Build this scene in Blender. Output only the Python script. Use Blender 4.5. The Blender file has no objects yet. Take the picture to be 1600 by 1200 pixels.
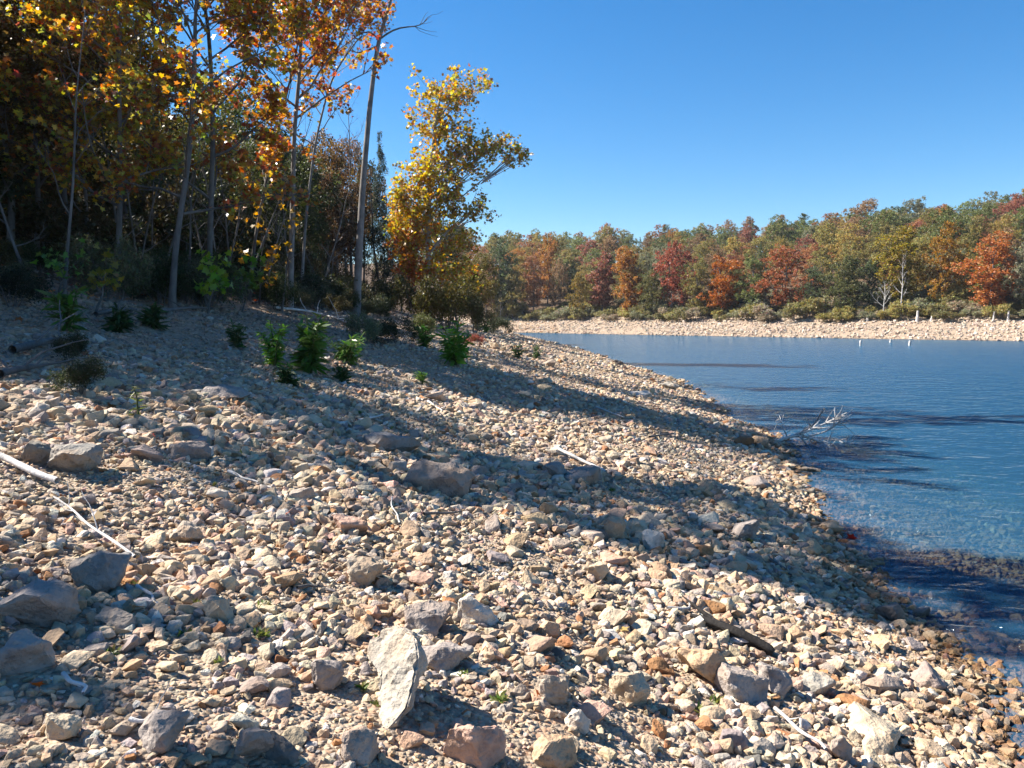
import bpy, bmesh, math
import numpy as np
from mathutils import Vector, Matrix, noise as mnoise

# ------------------------------------------------------------------ camera, sky, sun
SC = bpy.context.scene
F, CX, CY = 1256.0, 800.0, 600.0            # focal length and centre of the photograph in its pixels
HORIZON = 500.0
CAM_Z = 2.2
PITCH = math.atan((CY - HORIZON) / F)
cam_d = bpy.data.cameras.new('camera'); cam = bpy.data.objects.new('camera', cam_d)
SC.collection.objects.link(cam); SC.camera = cam
cam_d.sensor_width = 36.0; cam_d.lens = 36.0 * F / 1600.0
cam_d.clip_start = 0.05; cam_d.clip_end = 3000
cam.location = (0, 0, CAM_Z); cam.rotation_euler = (math.radians(90) - PITCH, 0, 0)

SUN_AZ, SUN_EL = math.radians(73), math.radians(42)      # azimuth to the left of the view direction
SUNV = Vector((-math.sin(SUN_AZ) * math.cos(SUN_EL), math.cos(SUN_AZ) * math.cos(SUN_EL), math.sin(SUN_EL)))
W = bpy.data.worlds.new('World'); SC.world = W; W.use_nodes = True
wn = W.node_tree.nodes; wl = W.node_tree.links
sky = wn.new('ShaderNodeTexSky'); sky.sky_type = 'NISHITA'; sky.sun_disc = False
sky.sun_elevation = SUN_EL; sky.sun_rotation = -SUN_AZ
sky.altitude = 300; sky.air_density = 1.0; sky.dust_density = 0.15; sky.ozone_density = 4.0
hsv = wn.new('ShaderNodeHueSaturation'); hsv.inputs['Saturation'].default_value = 1.32; wl.new(sky.outputs[0], hsv.inputs['Color'])
wl.new(hsv.outputs[0], wn['Background'].inputs[0]); wn['Background'].inputs[1].default_value = 0.064
sl = bpy.data.lights.new('sun', 'SUN'); sl.energy = 5.0; sl.angle = math.radians(0.53); sl.color = (1.0, 0.94, 0.84)
so = bpy.data.objects.new('sun', sl); SC.collection.objects.link(so)
so.rotation_euler = SUNV.to_track_quat('Z', 'Y').to_euler(); so.location = SUNV * 50
vs = SC.view_settings; vs.view_transform = 'Standard'; vs.look = 'None'; vs.gamma = 1; vs.exposure = 1.5
vs.use_curve_mapping = False
SC.render.engine = 'CYCLES'
SC.cycles.max_bounces = 8; SC.cycles.transparent_max_bounces = 12; SC.cycles.diffuse_bounces = 3
SC.cycles.sample_clamp_indirect = 6; SC.cycles.caustics_reflective = False; SC.cycles.caustics_refractive = False

rng = np.random.default_rng(11)
COL = SC.collection
PI = math.pi

# ------------------------------------------------------------------ helpers
def new_mesh(name, parts, mats=(), smooth=False, colors=None):
    """parts: list of (V (n,3), F (m,k) int). colors: list of (m,3) arrays, one per part -> face attribute 'leaf_color'"""
    me = bpy.data.meshes.new(name)
    off = 0; Vs = []; loops = []; totals = []
    for V, Fc in parts:
        V = np.asarray(V, float).reshape(-1, 3); Fc = np.asarray(Fc, int)
        Vs.append(V); loops.append((Fc + off).ravel()); totals.append(np.full(len(Fc), Fc.shape[1])); off += len(V)
    V = np.concatenate(Vs); L = np.concatenate(loops); T = np.concatenate(totals)
    me.vertices.add(len(V)); me.vertices.foreach_set('co', V.astype(np.float32).ravel())
    me.loops.add(len(L)); me.loops.foreach_set('vertex_index', L.astype(np.int32))
    me.polygons.add(len(T))
    me.polygons.foreach_set('loop_start', np.concatenate([[0], np.cumsum(T)[:-1]]).astype(np.int32))
    me.polygons.foreach_set('loop_total', T.astype(np.int32))
    if smooth: me.polygons.foreach_set('use_smooth', np.ones(len(T), bool))
    me.update(calc_edges=True)
    for m in mats: me.materials.append(m)
    if colors is not None:
        c = np.concatenate(colors); a = me.attributes.new('leaf_color', 'FLOAT_COLOR', 'FACE')
        a.data.foreach_set('color', np.concatenate([c, np.ones((len(c), 1))], 1).astype(np.float32).ravel())
    return me

def link(name, me, parent=None, loc=(0, 0, 0)):
    o = bpy.data.objects.new(name, me); COL.objects.link(o); o.location = loc
    if parent is not None: o.parent = parent
    return o

def tag(o, label=None, cat=None, group=None, kind=None):
    if label: o['label'] = label
    if cat: o['category'] = cat
    if group: o['group'] = group
    if kind: o['kind'] = kind
    return o

def thing(name, label, cat, loc, group=None):
    o = bpy.data.objects.new(name, None); COL.objects.link(o); o.location = loc; o.empty_display_size = 0.2
    return tag(o, label, cat, group)

def copy_tree(o, loc, rotz=0, scale=(1, 1, 1), color=None, label=None, group=None):
    c = o.copy(); COL.objects.link(c); c.location = loc; c.rotation_euler = (0, 0, rotz); c.scale = scale
    if label: c['label'] = label
    if group: c['group'] = group
    for ch in o.children:
        d = ch.copy(); COL.objects.link(d); d.parent = c
        if color is not None and ('crown' in d.name or 'foliage' in d.name): d.color = (*color, 1)
    return c

def ray(px, py):
    v = Vector(((px - CX) / F, 1.0, (CY - py) / F))
    c, s = math.cos(PITCH), math.sin(PITCH)
    return Vector((v.x, c * v.y + s * v.z, -s * v.y + c * v.z))

def at(px, py, d):
    r = ray(px, py); r = r / r.y * d
    return Vector((r.x, r.y, CAM_Z + r.z))

def vnoise(x, y, seed=0):
    xi = np.floor(x).astype(np.int64); yi = np.floor(y).astype(np.int64); fx = x - xi; fy = y - yi
    fx = fx * fx * (3 - 2 * fx); fy = fy * fy * (3 - 2 * fy)
    def h(a, b):
        n = (a * 374761393 + b * 668265263 + seed * 1442695041) & 0xFFFFFFFF
        n = ((n ^ (n >> 13)) * 1274126177) & 0xFFFFFFFF
        return ((n ^ (n >> 16)) & 0xFFFF) / 65535.0 - 0.5
    return (h(xi, yi) * (1 - fx) + h(xi + 1, yi) * fx) * (1 - fy) + (h(xi, yi + 1) * (1 - fx) + h(xi + 1, yi + 1) * fx) * fy

# ------------------------------------------------------------------ terrain function
LAKE = np.array([(1.5, -400), (1.5, -60), (2.0, -15), (2.45, 0), (2.68, 3.2), (2.76, 4.4), (2.93, 5.4), (3.0, 6.3), (3.13, 7.3), (3.66, 9.2),
                 (4.35, 12), (4.8, 14.5), (5.2, 19.7), (5.7, 27.6), (5.6, 34.5), (5.4, 42.5), (4.9, 61), (3.4, 85), (2.0, 105), (-1.5, 117),
                 (-9, 124), (-16, 131), (-17, 139), (-12, 145), (-2.3, 146), (8, 133), (19, 120), (33, 104.5), (44, 93), (53.5, 84), (70, 74), (105, 62),
                 (150, 52), (210, 52), (400, 60), (400, -400)], float)

def sdist(x, y):
    """distance to the shore, positive on land"""
    x = np.atleast_1d(np.asarray(x, float)); y = np.atleast_1d(np.asarray(y, float))
    best = np.full(x.shape, 1e18); inside = np.zeros(x.shape, bool)
    n = len(LAKE)
    for i in range(n):
        a = LAKE[i]; b = LAKE[(i + 1) % n]; e = b - a
        t = np.clip(((x - a[0]) * e[0] + (y - a[1]) * e[1]) / (e @ e), 0, 1)
        d = (x - a[0] - t * e[0]) ** 2 + (y - a[1] - t * e[1]) ** 2
        best = np.minimum(best, d)
        cond = (a[1] > y) != (b[1] > y)
        xi = a[0] + (y - a[1]) / (e[1] if e[1] else 1e-9) * e[0]
        inside ^= cond & (x < xi)
    s = np.sqrt(best)
    return np.where(inside, -s, s)

def gz(x, y, fine=True):
    x = np.atleast_1d(np.asarray(x, float)); y = np.atleast_1d(np.asarray(y, float))
    s = sdist(x, y)
    s = s + 0.5 * vnoise(x / 2.3, y / 2.3, 3) + 0.22 * vnoise(x / .8, y / .8, 5)
    z = np.where(s < 0, np.maximum(0.2 * s, -2.4 - 0.02 * np.abs(s)).clip(-3.2), 0.21 * s)
    far = np.clip((s - 13) / 130, 0, 1)
    z = np.where(s > 13, 0.21 * 13 + 18.0 * (far * (2 - far)) * 1.0, z)
    k = np.clip((s + 1) / 3, 0.25, 1)
    z = z + k * (0.16 * vnoise(x / 1.9, y / 1.9, 8) + 0.07 * vnoise(x / .6, y / .6, 9))
    z = z + np.where(s > 16, 1, 0) * np.clip((s - 16) / 20, 0, 1) * 1.6 * vnoise(x / 17, y / 17, 12)
    if fine: z = z + 0.03 * vnoise(x / .2, y / .2, 10) + 0.014 * vnoise(x / .07, y / .07, 14)
    return z

def g(x, y): return float(gz(x, y, False)[0])

def hit(px, py):
    """where the photograph's pixel meets the ground"""
    r = ray(px, py); r = r / r.y
    ds = np.concatenate([np.arange(1.2, 20, .02), np.arange(20, 200, .15)])
    zz = CAM_Z + r.z * ds - gz(r.x * ds, ds, False)
    i = int(np.argmax(zz < 0)) if (zz < 0).any() else len(ds) - 1
    d = ds[i]
    return Vector((r.x * d, d, g(r.x * d, d)))

def on_ground(px, d):
    x = (px - CX) / F * d * math.cos(PITCH)
    return Vector((x, d, g(x, d)))

# ------------------------------------------------------------------ materials
class NT:
    def __init__(s, name):
        s.m = bpy.data.materials.new(name); s.m.use_nodes = True; s.t = s.m.node_tree; s.t.nodes.clear()
        s.out = s.n('ShaderNodeOutputMaterial')
    def n(s, typ, **kw):
        nd = s.t.nodes.new(typ)
        for k, v in kw.items(): setattr(nd, k, v)
        return nd
    def l(s, a, b): s.t.links.new(a, b)
    def val(s, sock, v):
        if hasattr(v, 'is_linked') or isinstance(v, bpy.types.NodeSocket): s.l(v, sock)
        else: sock.default_value = v
    def math(s, op, a, b=0.0, clamp=False):
        nd = s.n('ShaderNodeMath', operation=op, use_clamp=clamp); s.val(nd.inputs[0], a); s.val(nd.inputs[1], b); return nd.outputs[0]
    def mix(s, fac, a, b, blend='MIX'):
        nd = s.n('ShaderNodeMix', data_type='RGBA', blend_type=blend)
        s.val(nd.inputs['Factor'], fac); s.val(nd.inputs['A'] if False else nd.inputs[6], a); s.val(nd.inputs[7], b); return nd.outputs[2]
    def noise(s, vec, scale, detail=4, rough=.55, dist=0):
        nd = s.n('ShaderNodeTexNoise'); s.l(vec, nd.inputs['Vector']); nd.inputs['Scale'].default_value = scale
        nd.inputs['Detail'].default_value = detail; nd.inputs['Roughness'].default_value = rough; nd.inputs['Distortion'].default_value = dist
        return nd
    def ramp(s, fac, *stops):
        nd = s.n('ShaderNodeValToRGB'); s.l(fac, nd.inputs[0]); e = nd.color_ramp.elements
        e[0].position = stops[0][0]; e[0].color = (*stops[0][1], 1); e[1].position = stops[-1][0]; e[1].color = (*stops[-1][1], 1)
        for p, c in stops[1:-1]:
            k = e.new(p); k.color = (*c, 1)
        return nd.outputs[0]
    def bump(s, h, strength, dist, normal=None):
        nd = s.n('ShaderNodeBump'); nd.inputs['Strength'].default_value = strength; nd.inputs['Distance'].default_value = dist
        s.l(h, nd.inputs['Height'])
        if normal is not None: s.l(normal, nd.inputs['Normal'])
        return nd.outputs[0]

def wet_band(t, pos, col, rough=.9):
    """algae and damp just above the waterline, by height"""
    sep = t.n('ShaderNodeSeparateXYZ'); t.l(pos, sep.inputs[0])
    nz = t.noise(pos, 2.2, 3)
    z = t.math('ADD', sep.outputs[2], t.math('MULTIPLY', t.math('SUBTRACT', nz.outputs[0], .5), .16))
    mr = t.n('ShaderNodeMapRange', interpolation_type='SMOOTHSTEP'); t.l(z, mr.inputs[0])
    mr.inputs[1].default_value = 0.0; mr.inputs[2].default_value = 0.085; mr.inputs[3].default_value = 1; mr.inputs[4].default_value = 0
    wet = mr.outputs[0]
    n2 = t.noise(pos, 7, 2)
    tint = t.ramp(n2.outputs[0], (.35, (.50, .40, .28)), (.55, (.58, .45, .31)), (.68, (.38, .34, .29)))
    col2 = t.mix(wet, col, t.mix(1.0, col, tint, 'MULTIPLY'))
    r = t.math('SUBTRACT', rough, t.math('MULTIPLY', wet, .45))
    return col2, r

def rock_material(name, instancer):
    t = NT(name)
    geo = t.n('ShaderNodeNewGeometry'); tc = t.n('ShaderNodeTexCoord')
    if instancer:
        at_ = t.n('ShaderNodeAttribute', attribute_type='INSTANCER', attribute_name='rock_color'); base = at_.outputs['Color']
    else:
        at_ = t.n('ShaderNodeObjectInfo'); base = at_.outputs['Color']
    n1 = t.noise(geo.outputs['Position'], 9, 6, .65)
    n2 = t.noise(geo.outputs['Position'], 38, 4, .6)
    n3 = t.noise(geo.outputs['Position'], 3.1, 3, .5)
    mott = t.ramp(n1.outputs[0], (.28, (.52, .50, .50)), (.46, (.88, .86, .84)), (.62, (1.05, 1.03, 1.0)), (.78, (1.22, 1.2, 1.16)))
    c = t.mix(1.0, base, mott, 'MULTIPLY')
    stain = t.ramp(n3.outputs[0], (.5, (0, 0, 0)), (.68, (1, 1, 1)))
    c = t.mix(t.math('MULTIPLY', stain, .38), c, (.40, .23, .11, 1))
    speck = t.ramp(n2.outputs[0], (.3, (.6, .6, .6)), (.42, (1, 1, 1)))
    c = t.mix(.8, c, speck, 'MULTIPLY')
    c, r = wet_band(t, geo.outputs['Position'], c)
    v = t.n('ShaderNodeTexVoronoi'); t.l(geo.outputs['Position'], v.inputs['Vector']); v.inputs['Scale'].default_value = 55
    h = t.math('ADD', t.math('MULTIPLY', n1.outputs[0], .9), t.math('ADD', t.math('MULTIPLY', n2.outputs[0], .45), t.math('MULTIPLY', v.outputs[0], .12)))
    b = t.n('ShaderNodeBsdfPrincipled'); t.l(c, b.inputs['Base Color']); t.l(r, b.inputs['Roughness']); b.inputs['Specular IOR Level'].default_value = .25
    t.l(t.bump(h, .75, .035), b.inputs['Normal']); t.l(b.outputs[0], t.out.inputs[0])
    return t.m

def ground_material():
    t = NT('stony_soil'); geo = t.n('ShaderNodeNewGeometry'); P = geo.outputs['Position']
    fa = t.n('ShaderNodeAttribute', attribute_name='forest')
    n1 = t.noise(P, 1.1, 4); n2 = t.noise(P, 14, 5, .65)
    soil = t.ramp(n1.outputs[0], (.32, (.22, .155, .10)), (.5, (.30, .21, .135)), (.68, (.34, .20, .125)))
    v = t.n('ShaderNodeTexVoronoi'); t.l(P, v.inputs['Vector']); v.inputs['Scale'].default_value = 46; v.inputs['Randomness'].default_value = 1
    v2 = t.n('ShaderNodeTexVoronoi'); t.l(P, v2.inputs['Vector']); v2.inputs['Scale'].default_value = 17
    sc1 = t.n('ShaderNodeSeparateColor'); t.l(v.outputs['Color'], sc1.inputs[0])
    peb = t.ramp(sc1.outputs[0], (.1, (.30, .26, .22)), (.4, (.46, .37, .27)), (.7, (.52, .45, .36)), (.9, (.44, .27, .18)))
    c = t.mix(.6, soil, peb)
    grit = t.ramp(n2.outputs[0], (.3, (.6, .58, .56)), (.6, (1.08, 1.06, 1.04)))
    c = t.mix(1.0, c, grit, 'MULTIPLY')
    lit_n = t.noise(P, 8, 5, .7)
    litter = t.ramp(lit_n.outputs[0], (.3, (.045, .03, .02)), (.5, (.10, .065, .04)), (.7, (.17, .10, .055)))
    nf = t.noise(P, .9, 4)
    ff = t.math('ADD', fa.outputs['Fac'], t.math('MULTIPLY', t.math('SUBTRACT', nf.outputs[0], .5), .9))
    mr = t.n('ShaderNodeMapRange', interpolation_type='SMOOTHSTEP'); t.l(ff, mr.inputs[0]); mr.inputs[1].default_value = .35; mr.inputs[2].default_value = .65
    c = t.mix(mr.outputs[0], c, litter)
    c, r = wet_band(t, P, c)
    h = t.math('ADD', t.math('MULTIPLY', v.outputs[0], -.5), t.math('ADD', t.math('MULTIPLY', v2.outputs[0], -.6), t.math('MULTIPLY', n2.outputs[0], .4)))
    b = t.n('ShaderNodeBsdfPrincipled'); t.l(c, b.inputs['Base Color']); t.l(r, b.inputs['Roughness']); b.inputs['Specular IOR Level'].default_value = .2
    t.l(t.bump(h, 1.0, .03), b.inputs['Normal']); t.l(b.outputs[0], t.out.inputs[0])
    return t.m

def water_material():
    t = NT('lake_water'); geo = t.n('ShaderNodeNewGeometry')
    mp = t.n('ShaderNodeMapping'); t.l(geo.outputs['Position'], mp.inputs[0])
    mp.inputs['Rotation'].default_value = (0, 0, math.radians(-14)); mp.inputs['Scale'].default_value = (.7, 1.0, 1)
    n1 = t.noise(mp.outputs[0], 1.5, 3, .55, .3); n2 = t.noise(mp.outputs[0], 6.0, 3, .6, .2); n3 = t.noise(mp.outputs[0], .12, 3, .5)
    gust = t.ramp(n3.outputs[0], (.38, (.94, .94, .94)), (.6, (1, 1, 1)))
    h = t.math('MULTIPLY', t.math('ADD', t.math('MULTIPLY', n1.outputs[0], .9), t.math('MULTIPLY', n2.outputs[0], .34)), gust)
    nrm = t.bump(h, 1.0, .15)
    fr = t.n('ShaderNodeFresnel'); fr.inputs['IOR'].default_value = 1.333; t.l(nrm, fr.inputs['Normal'])
    gl = t.n('ShaderNodeBsdfGlossy'); gl.inputs['Roughness'].default_value = .06; t.l(nrm, gl.inputs['Normal']); gl.inputs['Color'].default_value = (.80, .92, 1, 1)
    tr = t.n('ShaderNodeBsdfTransparent'); tr.inputs['Color'].default_value = (.97, .97, .97, 1)
    mx = t.n('ShaderNodeMixShader'); t.l(fr.outputs[0], mx.inputs[0]); t.l(tr.outputs[0], mx.inputs[1]); t.l(gl.outputs[0], mx.inputs[2])
    df = t.n('ShaderNodeBsdfDiffuse'); df.inputs['Color'].default_value = (.035, .135, .26, 1)      # silt hanging in the water
    m2 = t.n('ShaderNodeMixShader'); m2.inputs[0].default_value = .25; t.l(mx.outputs[0], m2.inputs[1]); t.l(df.outputs[0], m2.inputs[2])
    t.l(m2.outputs[0], t.out.inputs['Surface'])
    ab = t.n('ShaderNodeVolumeAbsorption'); ab.inputs['Color'].default_value = (.22, .55, .62, 1); ab.inputs['Density'].default_value = .8
    t.l(ab.outputs[0], t.out.inputs['Volume'])
    return t.m

def leaf_material(name, objcol=False, trans=.5, rough=.4, spec=.5):
    t = NT(name)
    a = t.n('ShaderNodeAttribute', attribute_name='leaf_color'); c = a.outputs['Color']
    if objcol:
        oi = t.n('ShaderNodeObjectInfo'); c = t.mix(1.0, c, oi.outputs['Color'], 'MULTIPLY')
    geo = t.n('ShaderNodeNewGeometry'); nz = t.noise(geo.outputs['Position'], 6, 2)
    c = t.mix(.5, c, t.ramp(nz.outputs[0], (.3, (.6, .6, .6)), (.7, (1.25, 1.2, 1.1))), 'MULTIPLY')
    b = t.n('ShaderNodeBsdfPrincipled'); t.l(c, b.inputs['Base Color']); b.inputs['Roughness'].default_value = rough; b.inputs['Specular IOR Level'].default_value = spec
    tl = t.n('ShaderNodeBsdfTranslucent')
    hs = t.n('ShaderNodeHueSaturation'); hs.inputs['Saturation'].default_value = 1.12; hs.inputs['Value'].default_value = 1.25; t.l(c, hs.inputs['Color'])
    t.l(hs.outputs[0], tl.inputs['Color'])
    mx = t.n('ShaderNodeMixShader'); mx.inputs[0].default_value = trans; t.l(b.outputs[0], mx.inputs[1]); t.l(tl.outputs[0], mx.inputs[2])
    t.l(mx.outputs[0], t.out.inputs[0])
    return t.m

def bark_material(name, dark, light, scale=1.0):
    t = NT(name); geo = t.n('ShaderNodeNewGeometry')
    mp = t.n('ShaderNodeMapping'); t.l(geo.outputs['Position'], mp.inputs[0]); mp.inputs['Scale'].default_value = (1, 1, .22)
    n1 = t.noise(mp.outputs[0], 22 * scale, 5, .65); n2 = t.noise(geo.outputs['Position'], 2.2 * scale, 3)
    c = t.mix(n1.outputs[0], (*dark, 1), (*light, 1))
    c = t.mix(.7, c, t.ramp(n2.outputs[0], (.35, (.55, .55, .55)), (.65, (1.2, 1.2, 1.2))), 'MULTIPLY')
    b = t.n('ShaderNodeBsdfPrincipled'); t.l(c, b.inputs['Base Color']); b.inputs['Roughness'].default_value = .9; b.inputs['Specular IOR Level'].default_value = .15
    t.l(t.bump(n1.outputs[0], .9, .02 / scale), b.inputs['Normal']); t.l(b.outputs[0], t.out.inputs[0])
    return t.m

M_ROCK = rock_material('limestone', False); M_GRAVEL = rock_material('limestone_gravel', True)
M_GROUND = ground_material(); M_WATER = water_material()
M_LEAF = leaf_material('autumn_leaf', False, .5, .33, .6)
M_CROWN = leaf_material('crown_leaf', True, .42, .5, .3)
M_WEED = leaf_material('weed_leaf', False, .4, .45, .35)
M_BARK = bark_material('grey_bark', (.07, .062, .058), (.23, .21, .195))
M_SILV = bark_material('silver_bark', (.10, .09, .085), (.36, .335, .31))
M_BARKD = bark_material('dark_bark', (.045, .038, .032), (.15, .125, .105))
M_PALE = bark_material('pale_bark', (.24, .23, .21), (.62, .59, .54))
M_DRIFT = bark_material('weathered_wood', (.42, .39, .36), (.74, .70, .66), 2)
M_CHAR = bark_material('blackened_wood', (.010, .009, .009), (.075, .066, .06), 3)

# ------------------------------------------------------------------ ground and water
def build_ground():
    N = 640; k = 6.5; A = 420.0
    u = np.linspace(-1, 1, N)
    gx = 0.3 + A * np.sinh(k * u) / math.sinh(k); gy = 5.0 + A * np.sinh(k * u) / math.sinh(k)
    X, Y = np.meshgrid(gx, gy); X = X.ravel(); Y = Y.ravel()
    Z = gz(X, Y)
    r = np.hypot(X, Y); s = sdist(X, Y)
    idx = np.arange(N * N).reshape(N, N)
    Fq = np.stack([idx[:-1, :-1], idx[:-1, 1:], idx[1:, 1:], idx[1:, :-1]], -1).reshape(-1, 4)
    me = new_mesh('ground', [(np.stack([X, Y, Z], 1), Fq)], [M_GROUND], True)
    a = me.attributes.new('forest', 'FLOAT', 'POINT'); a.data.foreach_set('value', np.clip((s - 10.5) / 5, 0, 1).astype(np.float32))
    tag(link('ground', me), 'sloping limestone beach and wooded banks around the lake', 'ground', kind='structure')
build_ground()
x0, x1, y0, y1, zb = -60, 415, -390, 400, -6.0
Vw = [(x0, y0, 0), (x1, y0, 0), (x1, y1, 0), (x0, y1, 0), (x0, y0, zb), (x1, y0, zb), (x1, y1, zb), (x0, y1, zb)]
Fw = [(0, 1, 2, 3), (7, 6, 5, 4), (0, 4, 5, 1), (1, 5, 6, 2), (2, 6, 7, 3), (3, 7, 4, 0)]
tag(link('water', new_mesh('water', [(Vw, Fw)], [M_WATER])), 'rippled blue lake water clear over stones at the edge', 'lake', kind='structure')

# ------------------------------------------------------------------ rocks
def rock_mesh(name, seed, dims, cuts=9, level=1, rough=.05, mat=None, tight=.72, pits=0.0):
    r = np.random.default_rng(seed)
    bm = bmesh.new()
    npt = int(r.integers(11, 20)); u = r.normal(size=(npt, 3)); u /= np.linalg.norm(u, axis=1, keepdims=True)
    u = np.sign(u) * np.abs(u) ** r.uniform(.55, .9) * r.uniform(.72, 1.0, (npt, 1))
    ax = r.uniform(0, PI); ca, sa = math.cos(ax), math.sin(ax); u[:, :2] = u[:, :2] @ np.array([[ca, -sa], [sa, ca]])
    vv = [bm.verts.new(q) for q in u]
    hull = bmesh.ops.convex_hull(bm, input=vv)
    bmesh.ops.delete(bm, geom=[v for v in bm.verts if not v.link_faces], context='VERTS')
    for _ in range(max(1, cuts - 6)):
        n = Vector(r.normal(size=3)).normalized()
        sup = max(v.co.dot(n) for v in bm.verts)
        p = n * sup * r.uniform(tight, .9)
        bmesh.ops.bisect_plane(bm, geom=bm.verts[:] + bm.edges[:] + bm.faces[:], plane_co=p, plane_no=n, clear_outer=True)
        ed = [e for e in bm.edges if e.is_boundary]
        if ed: bmesh.ops.contextual_create(bm, geom=ed)
    bmesh.ops.dissolve_limit(bm, angle_limit=.2, verts=bm.verts[:], edges=bm.edges[:])
    bmesh.ops.remove_doubles(bm, verts=bm.verts, dist=.03)
    co = np.array([v.co for v in bm.verts]); lo, hi = co.min(0), co.max(0)
    for v in bm.verts: v.co = Vector(((v.co[i] - (lo[i] + hi[i]) / 2) / ((hi[i] - lo[i]) / 2) * dims[i] for i in range(3)))
    sz = min(dims)
    bmesh.ops.bevel(bm, geom=bm.edges[:] + bm.verts[:], offset=sz * .06, segments=1, affect='EDGES', clamp_overlap=True)
    bmesh.ops.triangulate(bm, faces=bm.faces[:])
    for _ in range(level):
        lim = max(dims) * (.5 if _ == 0 else .26 if _ == 1 else .13)
        e = [e for e in bm.edges if e.calc_length() > lim]
        if e:
            bmesh.ops.subdivide_edges(bm, edges=e, cuts=1); bmesh.ops.triangulate(bm, faces=[f for f in bm.faces if len(f.verts) > 3])
    bm.normal_update()
    o = Vector(r.uniform(-50, 50, 3)); m = (dims[0] * dims[1] * dims[2]) ** (1 / 3)
    for v in bm.verts:
        q = v.co / m
        d = mnoise.fractal(q * 1.3 + o, .8, 2.0, 4) * rough
        if pits: d -= pits * max(0, mnoise.noise(q * 4.5 + o) - .1)
        v.co += v.normal * d * m
    bmesh.ops.recalc_face_normals(bm, faces=bm.faces[:])
    me = bpy.data.meshes.new(name); bm.to_mesh(me); bm.free()
    me.polygons.foreach_set('use_smooth', np.ones(len(me.polygons), bool)); me.set_sharp_from_angle(angle=math.radians(28))
    me.materials.append(mat or M_ROCK)
    return me

CREAM, GREY, TAN, PINK, RUST, WHITE, DARK = (.51, .415, .30), (.335, .29, .262), (.46, .33, .22), (.48, .315, .245), (.36, .175, .085), (.60, .55, .48), (.17, .16, .15)
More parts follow.
